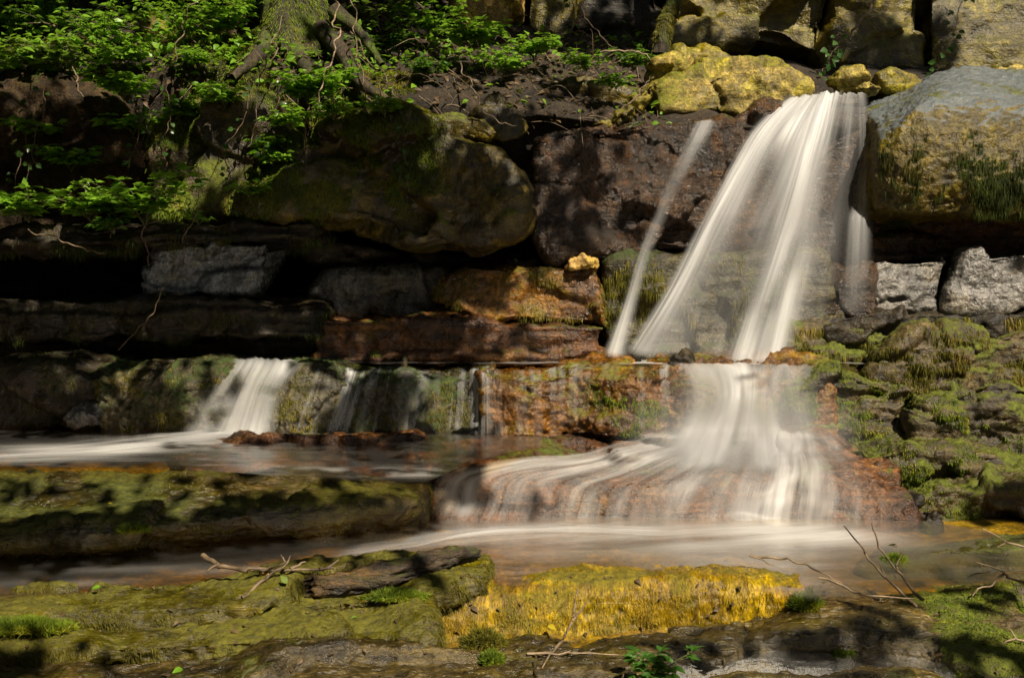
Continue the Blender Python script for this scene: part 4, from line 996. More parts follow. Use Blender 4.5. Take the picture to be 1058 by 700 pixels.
# ------------------------------------------------------------------ moss: short shoots growing on the rocks
def proj(P):
    q = P - E
    yy = q[:, 1] * CP - q[:, 2] * SP
    zz = q[:, 1] * SP + q[:, 2] * CP
    return 529 + F * q[:, 0] / yy, 350 - F * zz / yy
def nm(freq, thr, soft=0.12, up=0.0, seed=0.0, box=None, an=(1, 1, 1)):
    def f(P, N):
        v = fbm(P * freq * np.array(an) + seed, 4, 0.6) + up * N[:, 2]
        m = np.clip((v - thr) / soft, 0, 1)
        if box:
            px, py = proj(P)
            x0, x1, y0, y1, s = box
            m = m * np.clip((px - x0) / s, 0, 1) * np.clip((x1 - px) / s, 0, 1) * np.clip((py - y0) / s, 0, 1) * np.clip((y1 - py) / s, 0, 1)
        return m
    return f
MM = moss_mat('moss_bright', (0.055, 0.090, 0.008), (0.20, 0.27, 0.016), (0.27, 0.27, 0.02))
MO = moss_mat('moss_olive', (0.06, 0.064, 0.007), (0.22, 0.20, 0.022), (0.26, 0.20, 0.035))
MD = moss_mat('moss_dark', (0.020, 0.032, 0.006), (0.07, 0.095, 0.012), (0.08, 0.075, 0.012))
MG = moss_mat('algae_gold', (0.15, 0.10, 0.008), (0.46, 0.33, 0.025), (0.22, 0.20, 0.03))
MB = moss_mat('algae_olive', (0.04, 0.036, 0.004), (0.15, 0.13, 0.010), (0.11, 0.10, 0.010))
blades('R7', 44000, 0.014, MM, nm(4, -0.1, 0.2, 0.3), droop=0.7, width=0.0018, lift=0.45)
blades('R8', 34000, 0.015, MM, nm(4, 0.06, 0.2, 0.35), droop=0.8, width=0.0018, seed=2, lift=0.45)
blades('R6', 34000, 0.019, MO, nm(4, 0.0, 0.2, 0.2), droop=1.1, width=0.0018, seed=3, lift=0.45)
blades('R5', 20000, 0.022, MO, nm(4, -0.3, 0.2, 0.1), droop=1.5, width=0.0018, seed=4, lift=0.45)
blades('R4', 7000, 0.050, MO, nm(5, 0.0, 0.2, 0.1, box=(975, 1200, 300, 400, 10)), droop=1.6, width=0.0018, seed=5)
blades('R9', 26000, 0.014, MM, nm(5, 0.02, 0.15, 0.35), droop=0.6, width=0.0018, seed=6, lift=0.45)
blades('R10', 18000, 0.013, MM, nm(5, 0.12, 0.15, 0.35), droop=0.6, width=0.0018, seed=7, lift=0.45)
blades('F2', 34000, 0.013, MM, nm(4, 0.0, 0.15, 0.1, box=(600, 860, 372, 470, 30)), droop=0.9, width=0.0018, seed=8)
blades('F1', 26000, 0.017, MO, nm(5, 0.0, 0.2, 0.1, box=(90, 520, 372, 470, 20)), droop=1.2, width=0.0018, seed=9)
blades('W3', 14000, 0.024, MO, nm(5, 0.1, 0.2, 0.15, an=(1, 1, .4)), droop=1.8, width=0.0018, seed=10)
blades('W4', 9000, 0.022, MO, nm(5, 0.0, 0.2, 0.1), droop=0.9, width=0.0018, seed=11)
blades('E3', 36000, 0.018, MM, nm(3, -0.1, 0.2, 0.3), droop=0.7, width=0.002, seed=12)
blades('E1', 40000, 0.018, MM, nm(3.5, -0.15, 0.25, 0.5, box=(235, 470, 95, 240, 40)), droop=0.7, width=0.002, seed=13)
blades('E6', 14000, 0.022, MM, nm(3, -0.4, 0.2, 0.3), droop=0.6, width=0.002, seed=14)
blades('E4', 9000, 0.035, MD, nm(4, 0.0, 0.2, 0.2), droop=1.0, width=0.002, seed=15)
blades('L1', 9000, 0.020, MD, nm(4, 0.0, 0.2, 0.2), droop=0.9, width=0.0018, seed=16)
blades('K1', 7000, 0.020, MD, nm(4, 0.0, 0.2, 0.3), droop=0.8, width=0.0018, seed=17)
blades('C1', 22000, 0.022, MD, nm(3, 0.05, 0.2, -0.2, box=(905, 1200, 120, 232, 12), an=(1, 1, .5)), droop=1.7, width=0.0016, seed=18, lift=0.35)
blades('G4', 80000, 0.011, MG, lambda P, N: nm(5, -0.4, 0.5, 0.0, an=(2.2, .6, .6))(P, N) * np.clip(1.25 - N[:, 2], .25, 1), droop=0.5, width=0.0012, seed=19, lift=0.10, flow=(0.1, -0.7, 0), lean=0.35)
blades('G5', 60000, .018, MB, nm(4, 0.0, 0.3, 0.2), droop=0.5, width=0.0012, seed=20, lift=0.15, flow=(0.5, -0.6, 0))
blades('G5b', 60000, .018, MB, nm(4, 0.0, 0.3, 0.2), droop=0.6, width=0.0012, seed=21, lift=0.15, flow=(0.5, -0.6, 0))
blades('G3', 36000, .015, MB, nm(4, 0.0, 0.3, 0.2), droop=0.6, width=0.0012, seed=22, lift=0.08, flow=(0.4, -0.6, 0))
blades('G10', 22000, 0.013, MM, nm(3, 0.0, 0.2, 0.35, box=(900, 1200, 580, 720, 20)), droop=0.5, width=0.0018, seed=23)
blades('G9', 8000, 0.035, MD, nm(5, -0.2, 0.3, -0.2), droop=1.4, width=0.0016, seed=24, lift=0.25)
blades('B4', 3000, 0.008, MO, nm(6, -0.1, 0.2, 0.4), droop=0.3, width=0.0016, seed=25)

def tuft(px, py, Y, rx, rz, n, L, mat, label, seed, name='moss_tuft', ry=None):
    """a small cushion of moss standing on the rock"""
    r = np.random.RandomState(seed)
    c = pt(px, py, hit(px, py, 0, Y))
    d = r.normal(size=(n, 3)); d[:, 2] = np.abs(d[:, 2]); d /= np.linalg.norm(d, axis=1)[:, None]
    P = c + d * np.array((rx, ry or rx, rz)) * r.uniform(0.75, 1.0, (n, 1)) * (1 + 0.35 * fbm(d * 2.2 + seed, 2))[:, None]
    D = d * 0.8 + r.normal(size=(n, 3)) * 0.4 + np.array((0, 0, .25)); D /= np.linalg.norm(D, axis=1)[:, None]
    s = np.cross(D, r.normal(size=(n, 3))); s /= np.linalg.norm(s, axis=1)[:, None]
    w = 0.0016 * r.uniform(.6, 1.4, (n, 1))
    l = L * r.uniform(.5, 1.3, (n, 1))
    V = np.stack([P - s * w, P + s * w, P + D * l], 1).reshape(-1, 3)
    uu, vv = np.meshgrid(np.linspace(0, 2 * np.pi, 17)[:-1], np.linspace(0.0, np.pi / 2, 6), indexing='ij')
    dd = np.stack([np.cos(uu) * np.cos(vv), np.sin(uu) * np.cos(vv), np.sin(vv)], -1).reshape(-1, 3)
    B = c + dd * np.array((rx, ry or rx, rz)) * (0.85 * (1 + 0.35 * fbm(dd * 2.2 + seed, 2)))[:, None]
    T = np.arange(n * 3).reshape(-1, 3)
    q = []
    for i in range(16):
        for j in range(5):
            a, b_, c_, d_ = i * 6 + j, ((i + 1) % 16) * 6 + j, ((i + 1) % 16) * 6 + j + 1, i * 6 + j + 1
            q += [[a, b_, c_], [a, c_, d_]]
    o = mesh_np(name, np.concatenate([V, B]), np.concatenate([T, np.array(q) + len(V)]), mat, None, False)
    return tag(o, label, 'moss')
tuft(834, 628, 3.56, 0.055, 0.05, 3500, 0.018, MM, 'round green moss cushion wedged between the golden slab and the humped slab', 31)
tuft(410, 618, 3.50, 0.10, 0.025, 3000, 0.016, MM, 'low green moss patch under the right part of the rotten log', 32, ry=0.04)
tuft(25, 650, 3.34, 0.16, 0.025, 5000, 0.022, MM, 'bright green moss patch at the left edge on the olive slabs', 33, ry=0.06)
tuft(925, 583, 4.0, 0.05, 0.035, 2200, 0.016, MM, 'small green moss cushion left of the dripping edge of the flat wet slab', 34)
tuft(500, 668, 3.42, 0.07, 0.05, 2800, 0.02, MO, 'yellow green moss clump at the left foot of the golden slab', 35, ry=0.04)
tuft(508, 684, 3.25, 0.035, 0.03, 1500, 0.016, MM, 'small bright moss clump below the yellow green one', 36)
tuft(870, 678, 3.14, 0.04, 0.022, 1600, 0.016, MM, 'small moss cushion at the middle of the bluish puddle', 37)
tuft(138, 548, 3.98, 0.05, 0.02, 1600, 0.02, MM, 'tiny green moss patch at the edge of the thick dark slab', 38)

# ------------------------------------------------------------------ plants
ML = [leaf_mat('leaf_fresh', (0.12, 0.28, 0.018), (0.25, 0.46, 0.035), .5), leaf_mat('leaf_deep', (0.03, 0.10, 0.014), (0.08, 0.20, 0.025), .5), leaf_mat('leaf_pale', (0.10, 0.18, 0.03), (0.20, 0.26, 0.04))]
ML_IVY = leaf_mat('leaf_ivy', (0.02, 0.06, 0.012), (0.055, 0.12, 0.02), 0.3, 0.3)
ML_YEL = leaf_mat('leaf_yellow', (0.45, 0.33, 0.02), (0.55, 0.45, 0.04))
ML_LIT = leaf_mat('leaf_litter', (0.03, 0.018, 0.009), (0.12, 0.075, 0.035), 0.15, 0.6)
def twig_mat(name, a, b):
    t = NT(name)
    p = t.n('TexCoord', out=3)
    c = t.mix(t.ramp(t.noise(t.scale(p, (1, 1, 1)), 22, 5, 0.6), 0.35, 0.65), a, b)
    return t.done(t.n('BsdfPrincipled', Base_Color=c, Roughness=0.6, Normal=t.n('Bump', Strength=0.6, Distance=0.004, Height=t.noise(p, 120, 4))))
M_STEM = twig_mat('green_stem', (0.05, 0.07, 0.015), (0.12, 0.13, 0.03))
M_TWIG = twig_mat('dry_twig', (0.10, 0.07, 0.04), (0.30, 0.22, 0.13))
M_ROOT = twig_mat('root_bark', (0.05, 0.033, 0.018), (0.17, 0.12, 0.07))

def leaf_mesh(P, D, N, L, Wd, fold=0.25, droop=0.25):
    """pointed leaves: P base, D along, N up -> V, F(tri)"""
    n = len(P)
    D = D / np.linalg.norm(D, axis=1)[:, None]
    S_ = np.cross(D, N); S_ /= np.linalg.norm(S_, axis=1)[:, None] + 1e-9
    U = np.cross(S_, D)
    L, Wd = np.reshape(L, (-1, 1)), np.reshape(Wd, (-1, 1))
    def at(t, w, s):
        return P + D * L * t + S_ * Wd * w * s + U * (Wd * abs(w * s) * fold - L * droop * t * t)
    pts = [at(0, 0, 0)]
    for t, w in ((.22, .42), (.48, .5), (.76, .28)):
        pts += [at(t, w, -1), at(t, 0, 0), at(t, w, 1)]
    pts.append(at(1, 0, 0))
    V = np.stack(pts, 1).reshape(-1, 3)
    T = [[0, 2, 1], [0, 3, 2]]
    for k in (1, 4):
        T += [[k, k + 1, k + 3], [k + 1, k + 4, k + 3], [k + 1, k + 2, k + 4], [k + 2, k + 5, k + 4]]
    T += [[7, 8, 10], [8, 9, 10]]
    Fc = (np.arange(n)[:, None, None] * 11 + np.array(T)[None]).reshape(-1, 3)
    return V, Fc
def herb(label, px, py, Y, stems, h, leaf, mat=0, lean=(0, -.3), spread=.6, nodes=5, group=None, seed=0, droop=.35, name='leafy_plant', fl=False):
    """stems rising from one root, a pair and an end leaf at every node"""
    r = np.random.RandomState(seed + int(px) * 3 + int(py))
    base = pt(px, py, Y)
    root = empty(name, base)
    tag(root, label, 'plant', group)
    paths, LP_, LD, LN, LL = [], [], [], [], []
    for s in range(stems):
        a = r.uniform(0, 2 * math.pi)
        out = np.array((math.cos(a) * spread + lean[0], math.sin(a) * spread * .6 + lean[1], 0)) * h
        hh = h * r.uniform(.6, 1.1)
        t = np.linspace(0, 1, 9)[:, None]
        C = base + out * t ** 1.4 + np.array((0, 0, 1.0)) * hh * (t - droop * t * t)
        C = C + r.normal(size=3) * .01 * t
        paths.append((C, np.linspace(0.0032, 0.0014, 9)))
        for k in range(nodes):
            tt = .3 + .7 * k / max(1, nodes - 1)
            x = np.array([np.interp(tt, t[:, 0], C[:, i]) for i in range(3)])
            T = C[min(8, int(tt * 8) + 1)] - C[max(0, int(tt * 8) - 1)]
            T /= np.linalg.norm(T) + 1e-9
            b = r.uniform(0, math.pi)
            for side in (0, 1) if k < nodes - 1 else (0, 1, 2):
                ang = b + side * math.pi
                d = np.array((math.cos(ang), math.sin(ang) * .8, r.uniform(-.15, .3))) + T * .35
                if side == 2: d = T + r.normal(size=3) * .2
                d /= np.linalg.norm(d)
                pet = leaf * r.uniform(.25, .6)
                paths.append((np.array([x, x + d * pet * .6, x + d * pet]), np.array((.0012, .001, .0008))))
                for q, (da, ls) in enumerate(((0, 1.0), (.9, .75), (-.9, .75)) if leaf > .045 else ((0, 1.0),)):
                    dd = np.array((d[0] * math.cos(da) - d[1] * math.sin(da), d[0] * math.sin(da) + d[1] * math.cos(da), d[2] - .1))
                    LP_.append(x + d * pet); LD.append(dd); LN.append(np.array((0, 0, 1.0)) + r.normal(size=3) * .35); LL.append(leaf * ls * r.uniform(.65, 1.2) * (1.1 - .35 * tt))
    V, Fq = tubes(paths, 4)
    mesh_np('stem', V, Fq, M_STEM, root)
    LL = np.array(LL)
    V, Fq = leaf_mesh(np.array(LP_), np.array(LD), np.array(LN), LL, LL * .62, droop=.3)
    mesh_np('leaves', V, Fq, ML[mat], root, False)
    if fl:
        r2 = np.random.RandomState(3)
        tp = np.array([p[0][-1] for p in paths if len(p[0]) == 9][:3])
        for tip in tp:
            q = tip + r2.normal(size=(40, 3)) * np.array((.008, .008, .018)) + np.array((0, 0, .02))
            V, Fq = leaf_mesh(q, r2.normal(size=(40, 3)), r2.normal(size=(40, 3)), np.full(40, .014), np.full(40, .010))
            mesh_np('flower', V, Fq, ML[2], root, False)
    return root
def wander(P0, P1, r, jit, n=14, sag=0.0):
    P0, P1 = np.array(P0), np.array(P1)
    t = np.linspace(0, 1, n)[:, None]
    C = P0 * (1 - t) + P1 * t
    L = np.linalg.norm(P1 - P0)
    k = np.cumsum(r.normal(size=(n, 3)), 0) * jit * L / n
    k -= t * k[-1]
    C = C + k + np.array((0, 0, -1.0)) * sag * L * 4 * t * (1 - t)
    return spline(C, 0, 3)
def vine(label, pts, Y, nleaf, leaf, mat=None, stemmat=None, rad=.003, seed=0, name='hanging_vine', cat='vine', group=None, jit=.25, start=.0):
    """a stem through pixel points, leaves on stalks along it; with no leaves it is a bare root or twig"""
    r = np.random.RandomState(seed + 11)
    A = np.array([pt(p[0], p[1], Y + (p[2] if len(p) > 2 else 0)) for p in pts])
    C = []
    for i in range(len(A) - 1):
        w = wander(A[i], A[i + 1], r, jit, 8)
        C.append(w[:-1] if i < len(A) - 2 else w)
    C = np.concatenate(C)
    V, Fq = tubes([(C, np.linspace(rad, rad * .45, len(C)))], 5)
    if not nleaf:
        o = mesh_np(name, V, Fq, stemmat or M_ROOT)
        return tag(o, label, cat, group)
    root = empty(name, A[0])
    tag(root, label, cat, group)
    k = (np.linspace(start, .98, nleaf) * (len(C) - 1)).astype(int)
    d = r.normal(size=(nleaf, 3)) * np.array((1, .5, .5)) + np.array((0, -.35, 0)); d /= np.linalg.norm(d, axis=1)[:, None]
    pe = leaf * r.uniform(.3, .9, (nleaf, 1))
    P = C[k] + d * pe
    pv = [(np.array([C[k[i]], P[i]]), np.array((.0009, .0007))) for i in range(nleaf)]
    V2, F2 = tubes(pv, 5)
    mesh_np('stem', np.concatenate([V, V2]), np.concatenate([Fq, F2 + len(V)]), stemmat or M_ROOT, root)
    LL = leaf * r.uniform(.6, 1.2, nleaf)
    Vl, Fl = leaf_mesh(P, d + np.array((0, 0, -.4)), np.array((0, -1.0, .6)) + r.normal(size=(nleaf, 3)) * .4, LL, LL * .85, droop=.2)
    m = mesh_np('leaves', Vl, Fl, mat or ML_IVY, root, False)
    return root
_bp = proj(BANK[1])
def bank(px, py):
    """depth of the earth bank seen at a pixel"""
    d = (_bp[0] - px) ** 2 + (_bp[1] - py) ** 2
    k = np.argsort(d)[:8]
    return BANK[1][k, 1].min()

HERBS = [  # label, px, py, Y (None: on the bank), stems, height, leaf, material
    ('broad leaved plant with flat leaf fans at the far upper left, above the hanging vines', 30, 82, 6.0, 6, .30, .075, 0),
    ('pale leaved plant leaning over the edge beside the far upper left fans', 62, 78, 6.0, 4, .24, .06, 2),
    ('tall thin plant with small leaves at the very top left', 22, 40, 6.5, 6, .32, .05, 0),
    ('dark leaved plant behind the fans at the top left', 70, 45, 6.6, 6, .30, .05, 1),
    ('upright plant with heart shaped leaves left of the pale lichened stone', 108, 52, 6.45, 5, .30, .05, 0),
    ('low fresh green plant in front of the pale lichened stone', 122, 70, 6.1, 5, .15, .045, 0),
    ('bushy bright plant right of the pale lichened stone', 190, 42, 6.5, 7, .26, .045, 0),
    ('feathery bright plant at the top edge above the roots', 150, 8, 6.9, 7, .25, .05, 2),
    ('dense leafy plant left of the mossy trunk', 225, 40, 6.5, 8, .24, .05, 0),
    ('small plant among brown roots at the lip of the bank', 205, 72, 6.1, 5, .12, .04, 0),
    ('yellow green plant at the left foot of the mossy trunk', 255, 22, 6.6, 7, .2, .045, 2),
    ('plant with drooping leaf fans on the mossy front of the great dark boulder', 318, 108, 5.75, 6, .16, .062, 0),
    ('small trailing plant lower on the mossy front of the great dark boulder', 300, 135, 5.66, 4, .12, .05, 0),
    ('little plant hanging over the right of the drooping leaf fans', 352, 92, 5.9, 5, .13, .05, 0),
    ('dark plant in the shade right of the trunk', 392, 60, 6.5, 6, .2, .045, 1),
    ('plant with one large pale upright leaf right of the trunk', 402, 22, 6.7, 3, .2, .07, 2),
    ('leafy plant left of the pale sandstone block', 450, 40, 6.7, 7, .26, .05, 0),
    ('plant spreading in front of the pale sandstone block', 490, 52, 6.5, 6, .22, .06, 0),
    ('low plant on the litter under the sandstone block', 440, 82, 6.3, 6, .13, .045, 1),
    ('small bright plant on the litter above the triangular boulder', 520, 78, 6.35, 5, .14, .045, 0),
    ('light green plant on the litter left of the flat dark boulder', 552, 62, 6.6, 5, .16, .05, 0),
    ('bright herb on top of the flat dark boulder', 606, 74, 6.3, 5, .12, .045, 0),
    ('small trailing herb hanging off the front of the flat dark boulder', 632, 92, 6.2, 3, .09, .04, 0),
    ('herb beside the thin mossy tree stem', 655, 74, 6.6, 4, .14, .04, 1),
    ('tall flowering nettle like plant standing on the thin planted ledge', 150, 236, 5.62, 7, .34, .075, 0),
    ('broad leaved plant left of the flowering one on the thin planted ledge', 95, 232, 5.62, 6, .20, .07, 0),
    ('low leafy plant at the left end of the thin planted ledge', 30, 230, 5.62, 7, .18, .06, 0),
    ('small leaved plant between the two larger ones on the thin planted ledge', 118, 242, 5.55, 4, .10, .045, 1),
    ('plant with spread leaves growing out of the dark boulder at the left', 128, 104, 5.85, 4, .14, .065, 0),
    ('tiny herb on the thin ledge under the mossy upright boulder', 205, 232, 5.6, 3, .08, .035, 0),
    ('leafy sprig growing out of the brown boulder between the far left vines', 42, 142, 5.8, 3, .13, .06, 0),
    ('small leafy sprig low on the brown boulder, above the left end of the planted ledge', 74, 178, 5.8, 4, .14, .06, 0),
    ('leafy sprig in the dark gap left of the mossy upright boulder', 138, 140, 5.8, 3, .14, .06, 0),
    ('herb rooted on the top of the mossy upright boulder', 232, 112, 5.8, 5, .15, .055, 0),
    ('herb on the left shoulder of the mossy upright boulder', 182, 124, 5.8, 4, .13, .055, 0),
    ('little herb on the right flank of the mossy upright boulder', 276, 160, 5.8, 3, .10, .05, 0),
    ('herb growing on the mossy top of the great dark boulder, near the stiff bare root', 345, 124, 5.7, 4, .12, .05, 0),
    ('small herb on top of the great dark boulder below the pair of thin roots', 398, 122, 5.7, 4, .11, .045, 0),
    ('tiny sprig on the left slope of the great dark boulder', 282, 172, 5.7, 3, .09, .045, 0),
    ('low herb in the cleft between the mossy upright boulder and the great dark one', 258, 205, 5.7, 3, .10, .045, 0),
]
for i, (lab, px, py, Y, st, h, lf, mt) in enumerate(HERBS):
    if i > 29: Y = hit(px, py, .01, Y)
    if Y > 6.05 and Y < 7.0: Y = min(Y, bank(px, py) + .02)
    herb(lab, px, py, Y, int(st * 1.5) + 1, h * 1.12, lf * 1.25, mt, seed=i, nodes=4 + i % 3, group='leafy plants on the left bank', spread=.75, fl=(i == 24))
herb('glossy green plant at the bottom edge in front of the bluish puddle', 676, 712, 2.95, 6, .14, .05, 1, seed=77, lean=(0, 0), spread=.55, nodes=4)

VINES = [  # label, points, Y, leaves, leaf size
    ('long leafy vine hanging at the far left', [(33, 80), (30, 120), (24, 160), (14, 205)], 5.72, 16, .035),
    ('leafy vine hanging right of the far left one', [(48, 84), (44, 125), (34, 170), (22, 210)], 5.70, 12, .03),
    ('ivy trail hanging down the mossy upright boulder', [(262, 80), (256, 110), (232, 150), (205, 205), (190, 240)], 5.62, 14, .03),
    ('ivy trail with small leaves beside the mossy upright boulder', [(228, 150), (238, 180), (236, 205), (240, 222)], 5.58, 9, .03),
    ('pair of thin roots ending in a leafy tip in front of the great dark boulder', [(372, 40, .5), (400, 85, .2), (426, 110), (418, 140), (414, 180), (417, 208)], 5.55, 9, .035),
    ('ivy climbing under the left crack of the cliff', [(846, 86), (850, 70), (862, 52), (868, 38)], 7.05, 26, .05),
    ('ivy stems hanging over the right crack of the cliff', [(1000, -20), (990, 20), (978, 48), (968, 78)], 7.1, 18, .05),
    ('ivy trailing from the top down the narrow mossy cliff block', [(590, -20), (592, 10), (588, 40)], 7.1, 8, .04),
    ('leafy trail hanging in the gap between the two upper boulders', [(140, 96), (146, 120), (140, 150), (132, 176)], 5.7, 14, .035),
    ('ivy trail hanging on the left of the mossy upright boulder', [(172, 88), (176, 118), (168, 146), (172, 172)], 5.68, 13, .032),
    ('leafy trail hanging from the roots over the mossy upright boulder', [(292, 86), (286, 112), (276, 135), (270, 160)], 5.6, 13, .035),
    ('leafy trail hanging at the right side of the roots', [(392, 88), (396, 108), (404, 124), (402, 142)], 5.6, 11, .032),
]
for i, (lab, p, Y, nl, lf) in enumerate(VINES):
    vine(lab, p, Y, nl, lf, seed=i, start=.55 if i == 4 else 0.0, rad=.0035)
ROOTS = [
    ('long pale root hanging straight down over the great dark boulder', [(352, -10, .6), (345, 30, .4), (338, 70), (330, 110), (318, 140)], 5.62, .006),
    ('forked root hanging right of the long pale root', [(362, -10, .6), (368, 40, .4), (376, 90), (378, 128)], 5.64, .0045),
    ('thin root dangling in front of the moss above the great dark boulder', [(292, 12, .5), (285, 50, .2), (268, 85), (264, 115), (256, 152)], 5.6, .0045),
    ('stiff bare root hanging beneath the drooping leaf fans', [(322, 110), (315, 130), (314, 155), (316, 182)], 5.6, .005),
    ('bare root reaching over the litter towards the triangular boulder', [(480, 60, .3), (486, 90), (500, 115), (516, 128), (534, 130)], 5.95, .005),
    ('curly pale root on the left edge of the planted ledge', [(30, 238), (62, 245), (90, 258), (108, 262)], 5.5, .004),
    ('bundle of dry roots hanging under the planted ledge', [(150, 232), (146, 245), (152, 258), (154, 275)], 5.5, .0045),
    ('dry hooked root hanging left of the root bundle', [(168, 228), (148, 232), (118, 236), (114, 246)], 5.48, .004),
    ('long thin creeper root crossing the bluish wet block', [(205, 222), (188, 252), (172, 290), (150, 335), (122, 362)], 5.5, .0035),
    ('thick dry stem on the bank above the far left vines', [(62, 30, .4), (74, 62, .1), (80, 85), (88, 104)], 5.9, .007),
    ('slanting stem from the bank to the left of the upright boulder', [(212, -10, .7), (180, 45, .3), (168, 75), (155, 120), (142, 150)], 5.75, .005),
    ('bent dry branch lying across the top of the yellow boulder pile', [(620, 54), (650, 52), (668, 56), (672, 62)], 6.35, .006),
    ('straight dry stick leaning on the thin slates', [(645, 112), (660, 98), (670, 84), (672, 78)], 6.05, .006),
    ('pale branching root hanging from the left crack of the cliff', [(902, -10), (896, 15), (882, 30), (878, 38), (866, 34), (860, 42)], 7.1, .010),
    ('thin wiry root hanging before the narrow mossy cliff block', [(596, -10), (606, 20), (628, 45), (636, 50)], 6.9, .004),
]
for i, (lab, p, Y, rd) in enumerate(ROOTS):
    vine(lab, p, Y, 0, 0, rad=rd, seed=40 + i, name='hanging_root', cat='root', jit=.3, stemmat=M_TWIG if i in (0, 5, 11, 13) else M_ROOT)

# undergrowth and litter covering the bank: uncounted small leaves, dead leaves and thin twigs
def on_bank(n, r, f):
    V, Fq = BANK[1], BANK[2]
    c = V[Fq].mean(1)
    px, py = proj(c)
    w = np.linalg.norm(np.cross(V[Fq[:, 2]] - V[Fq[:, 0]], V[Fq[:, 3]] - V[Fq[:, 1]]), axis=1) * f(px, py, c)
    k = r.choice(len(Fq), n, p=w / w.sum())
    s, t = r.rand(n, 1), r.rand(n, 1)
    a, b, c_, d = (V[Fq[k, i]] for i in range(4))
    return (a * (1 - s) + b * s) * (1 - t) + (d * (1 - s) + c_ * s) * t
r = np.random.RandomState(12)
inb = lambda px, py, c: ((px > -60) & (px < 690) & (py > -60) & (py < 135) & (c[:, 1] < 7.6)) * 1.0
dens = lambda px, py, c: inb(px, py, c) * np.clip(.25 + 1.6 * fbm(c * 1.6, 3), .03, 1) * np.where(px < 330, 1.0, .45)
P = on_bank(4200, r, dens)
P[:, 2] += r.uniform(.0, .16, len(P)) * r.rand(len(P))
P[:, 1] -= r.uniform(0, .05, len(P))
L = r.uniform(.02, .06, len(P))
V, Fq = leaf_mesh(P, r.normal(size=(len(P), 3)) * np.array((1, 1, .35)), np.array((0, -.3, 1.0)) + r.normal(size=(len(P), 3)) * .4, L, L * .7)
o = mesh_np('undergrowth', V, Fq, ML[0], None, False); o['kind'] = 'stuff'
P = on_bank(5000, r, inb)
L = r.uniform(.02, .06, len(P))
V, Fq = leaf_mesh(P + np.array((0, 0, .01)), r.normal(size=(len(P), 3)) * np.array((1, 1, .3)), np.array((0, -.5, 1.0)) + r.normal(size=(len(P), 3)) * .6, L, L * .5, droop=.5)
o = mesh_np('leaf_litter', V, Fq, ML_LIT, None, False); o['kind'] = 'stuff'
P = on_bank(450, r, inb)
tw = []
for p in P:
    d = r.normal(size=3) * np.array((1, .6, .45)); d /= np.linalg.norm(d)
    l = r.uniform(.08, .45)
    m = p + d * l * .5 + r.normal(size=3) * l * .10 + np.array((0, -.02, .02))
    tw.append((spline(np.array([p, m, p + d * l + np.array((0, -.03, -.25 * l))]), 0, 4), np.linspace(.0026, .001, 9) * r.uniform(.5, 1.2)))
V, Fq = tubes(tw, 4)
ROCK['bank'] = (BANK[0], BANK[1], BANK[2][:, ::-1] if (vnormals(BANK[1], BANK[2])[:, 2]).mean() < 0 else BANK[2])
blades('bank', 60000, .028, MM, lambda P, N: inb(*proj(P), P) * np.clip((fbm(P * 2.0, 4) - .02) / .2, 0, 1) * (proj(P)[0] < 430), droop=.4, width=.002, seed=71)
o = mesh_np('twig_litter', V, Fq, M_TWIG); o['kind'] = 'stuff'

# ------------------------------------------------------------------ trees on the bank (they rise out of the frame)
M_TRUNK = rock_mat('mossy_bark', (0.012, 0.009, 0.005), (0.042, 0.03, 0.017), (0.05, 0.05, 0.012), .6, moss=(0.06, 0.085, 0.012), moss_amt=.5, moss_up=0, rough=(.6, .8), stretch=(3, 3, .5))
def trunk(label, path, rad, seed, sides=40, roots=(), nb=0, moss=MM):
    r = np.random.RandomState(seed)
    C = spline(np.array([pt(*p) for p in path]), 0, 14)
    R = np.interp(np.linspace(0, 1, len(C)), np.linspace(0, 1, len(rad)), rad)
    root = empty('tree', C[0]); tag(root, label, 'tree')
    V, Fq = tubes([(C, R)], sides)
    N = vnormals(V, Fq)
    sg = -1 if ((V - C.mean(0)) * N).sum() < 0 else 1
    V = V + sg * N * (np.mean(rad) * .28 * fbm(V * np.array((6, 6, 1.2)) / max(.3, np.mean(rad) * 5), 4))[:, None]
    if sg < 0: Fq = Fq[:, ::-1]
    t = mesh_np('trunk', V, Fq, M_TRUNK, root)
    for pth, rr in roots:
        Cr = spline(np.array([pt(*p) for p in pth]), 0, 8)
        Vr, Fr = tubes([(Cr, np.linspace(rr, rr * .35, len(Cr)))], 12)
        Vr = Vr + .01 * np.stack([fbm(Vr * 9 + k, 3) for k in (0, 9, 18)], 1)
        mesh_np('root', Vr, Fr, M_TRUNK, root)
    if nb:
        ROCK['_t'] = (root, V, Fq)
        blades('_t', nb, .022, moss, nm(3, -.1, .25, 0, an=(1, 1, .4)), droop=.8, width=.002, seed=seed)
    return root
trunk('thick mossy tree trunk with roots at the top of the left bank', [(305, 66, 6.5), (304, 20, 6.52), (302, -60, 6.6), (295, -200, 6.7), (290, -420, 6.8)], [.26, .19, .17, .16, .14], 5,
      roots=[([(330, 30, 6.4), (352, 52, 6.25), (372, 84, 6.05), (400, 104, 5.98)], .06), ([(280, 36, 6.4), (262, 62, 6.2), (240, 80, 6.1)], .06), ([(345, 10, 6.5), (368, 30, 6.45), (395, 66, 6.3)], .05), ([(305, 50, 6.35), (322, 80, 6.05), (340, 112, 5.8)], .055)], nb=16000)
trunk('thin leaning mossy tree stem before the dark cliff block', [(682, 56, 6.95), (686, 30, 6.95), (695, 5, 6.98), (700, -40, 7.0), (690, -200, 7.0)], [.055, .05, .05, .045, .04], 6, nb=3500, moss=MO, sides=20)

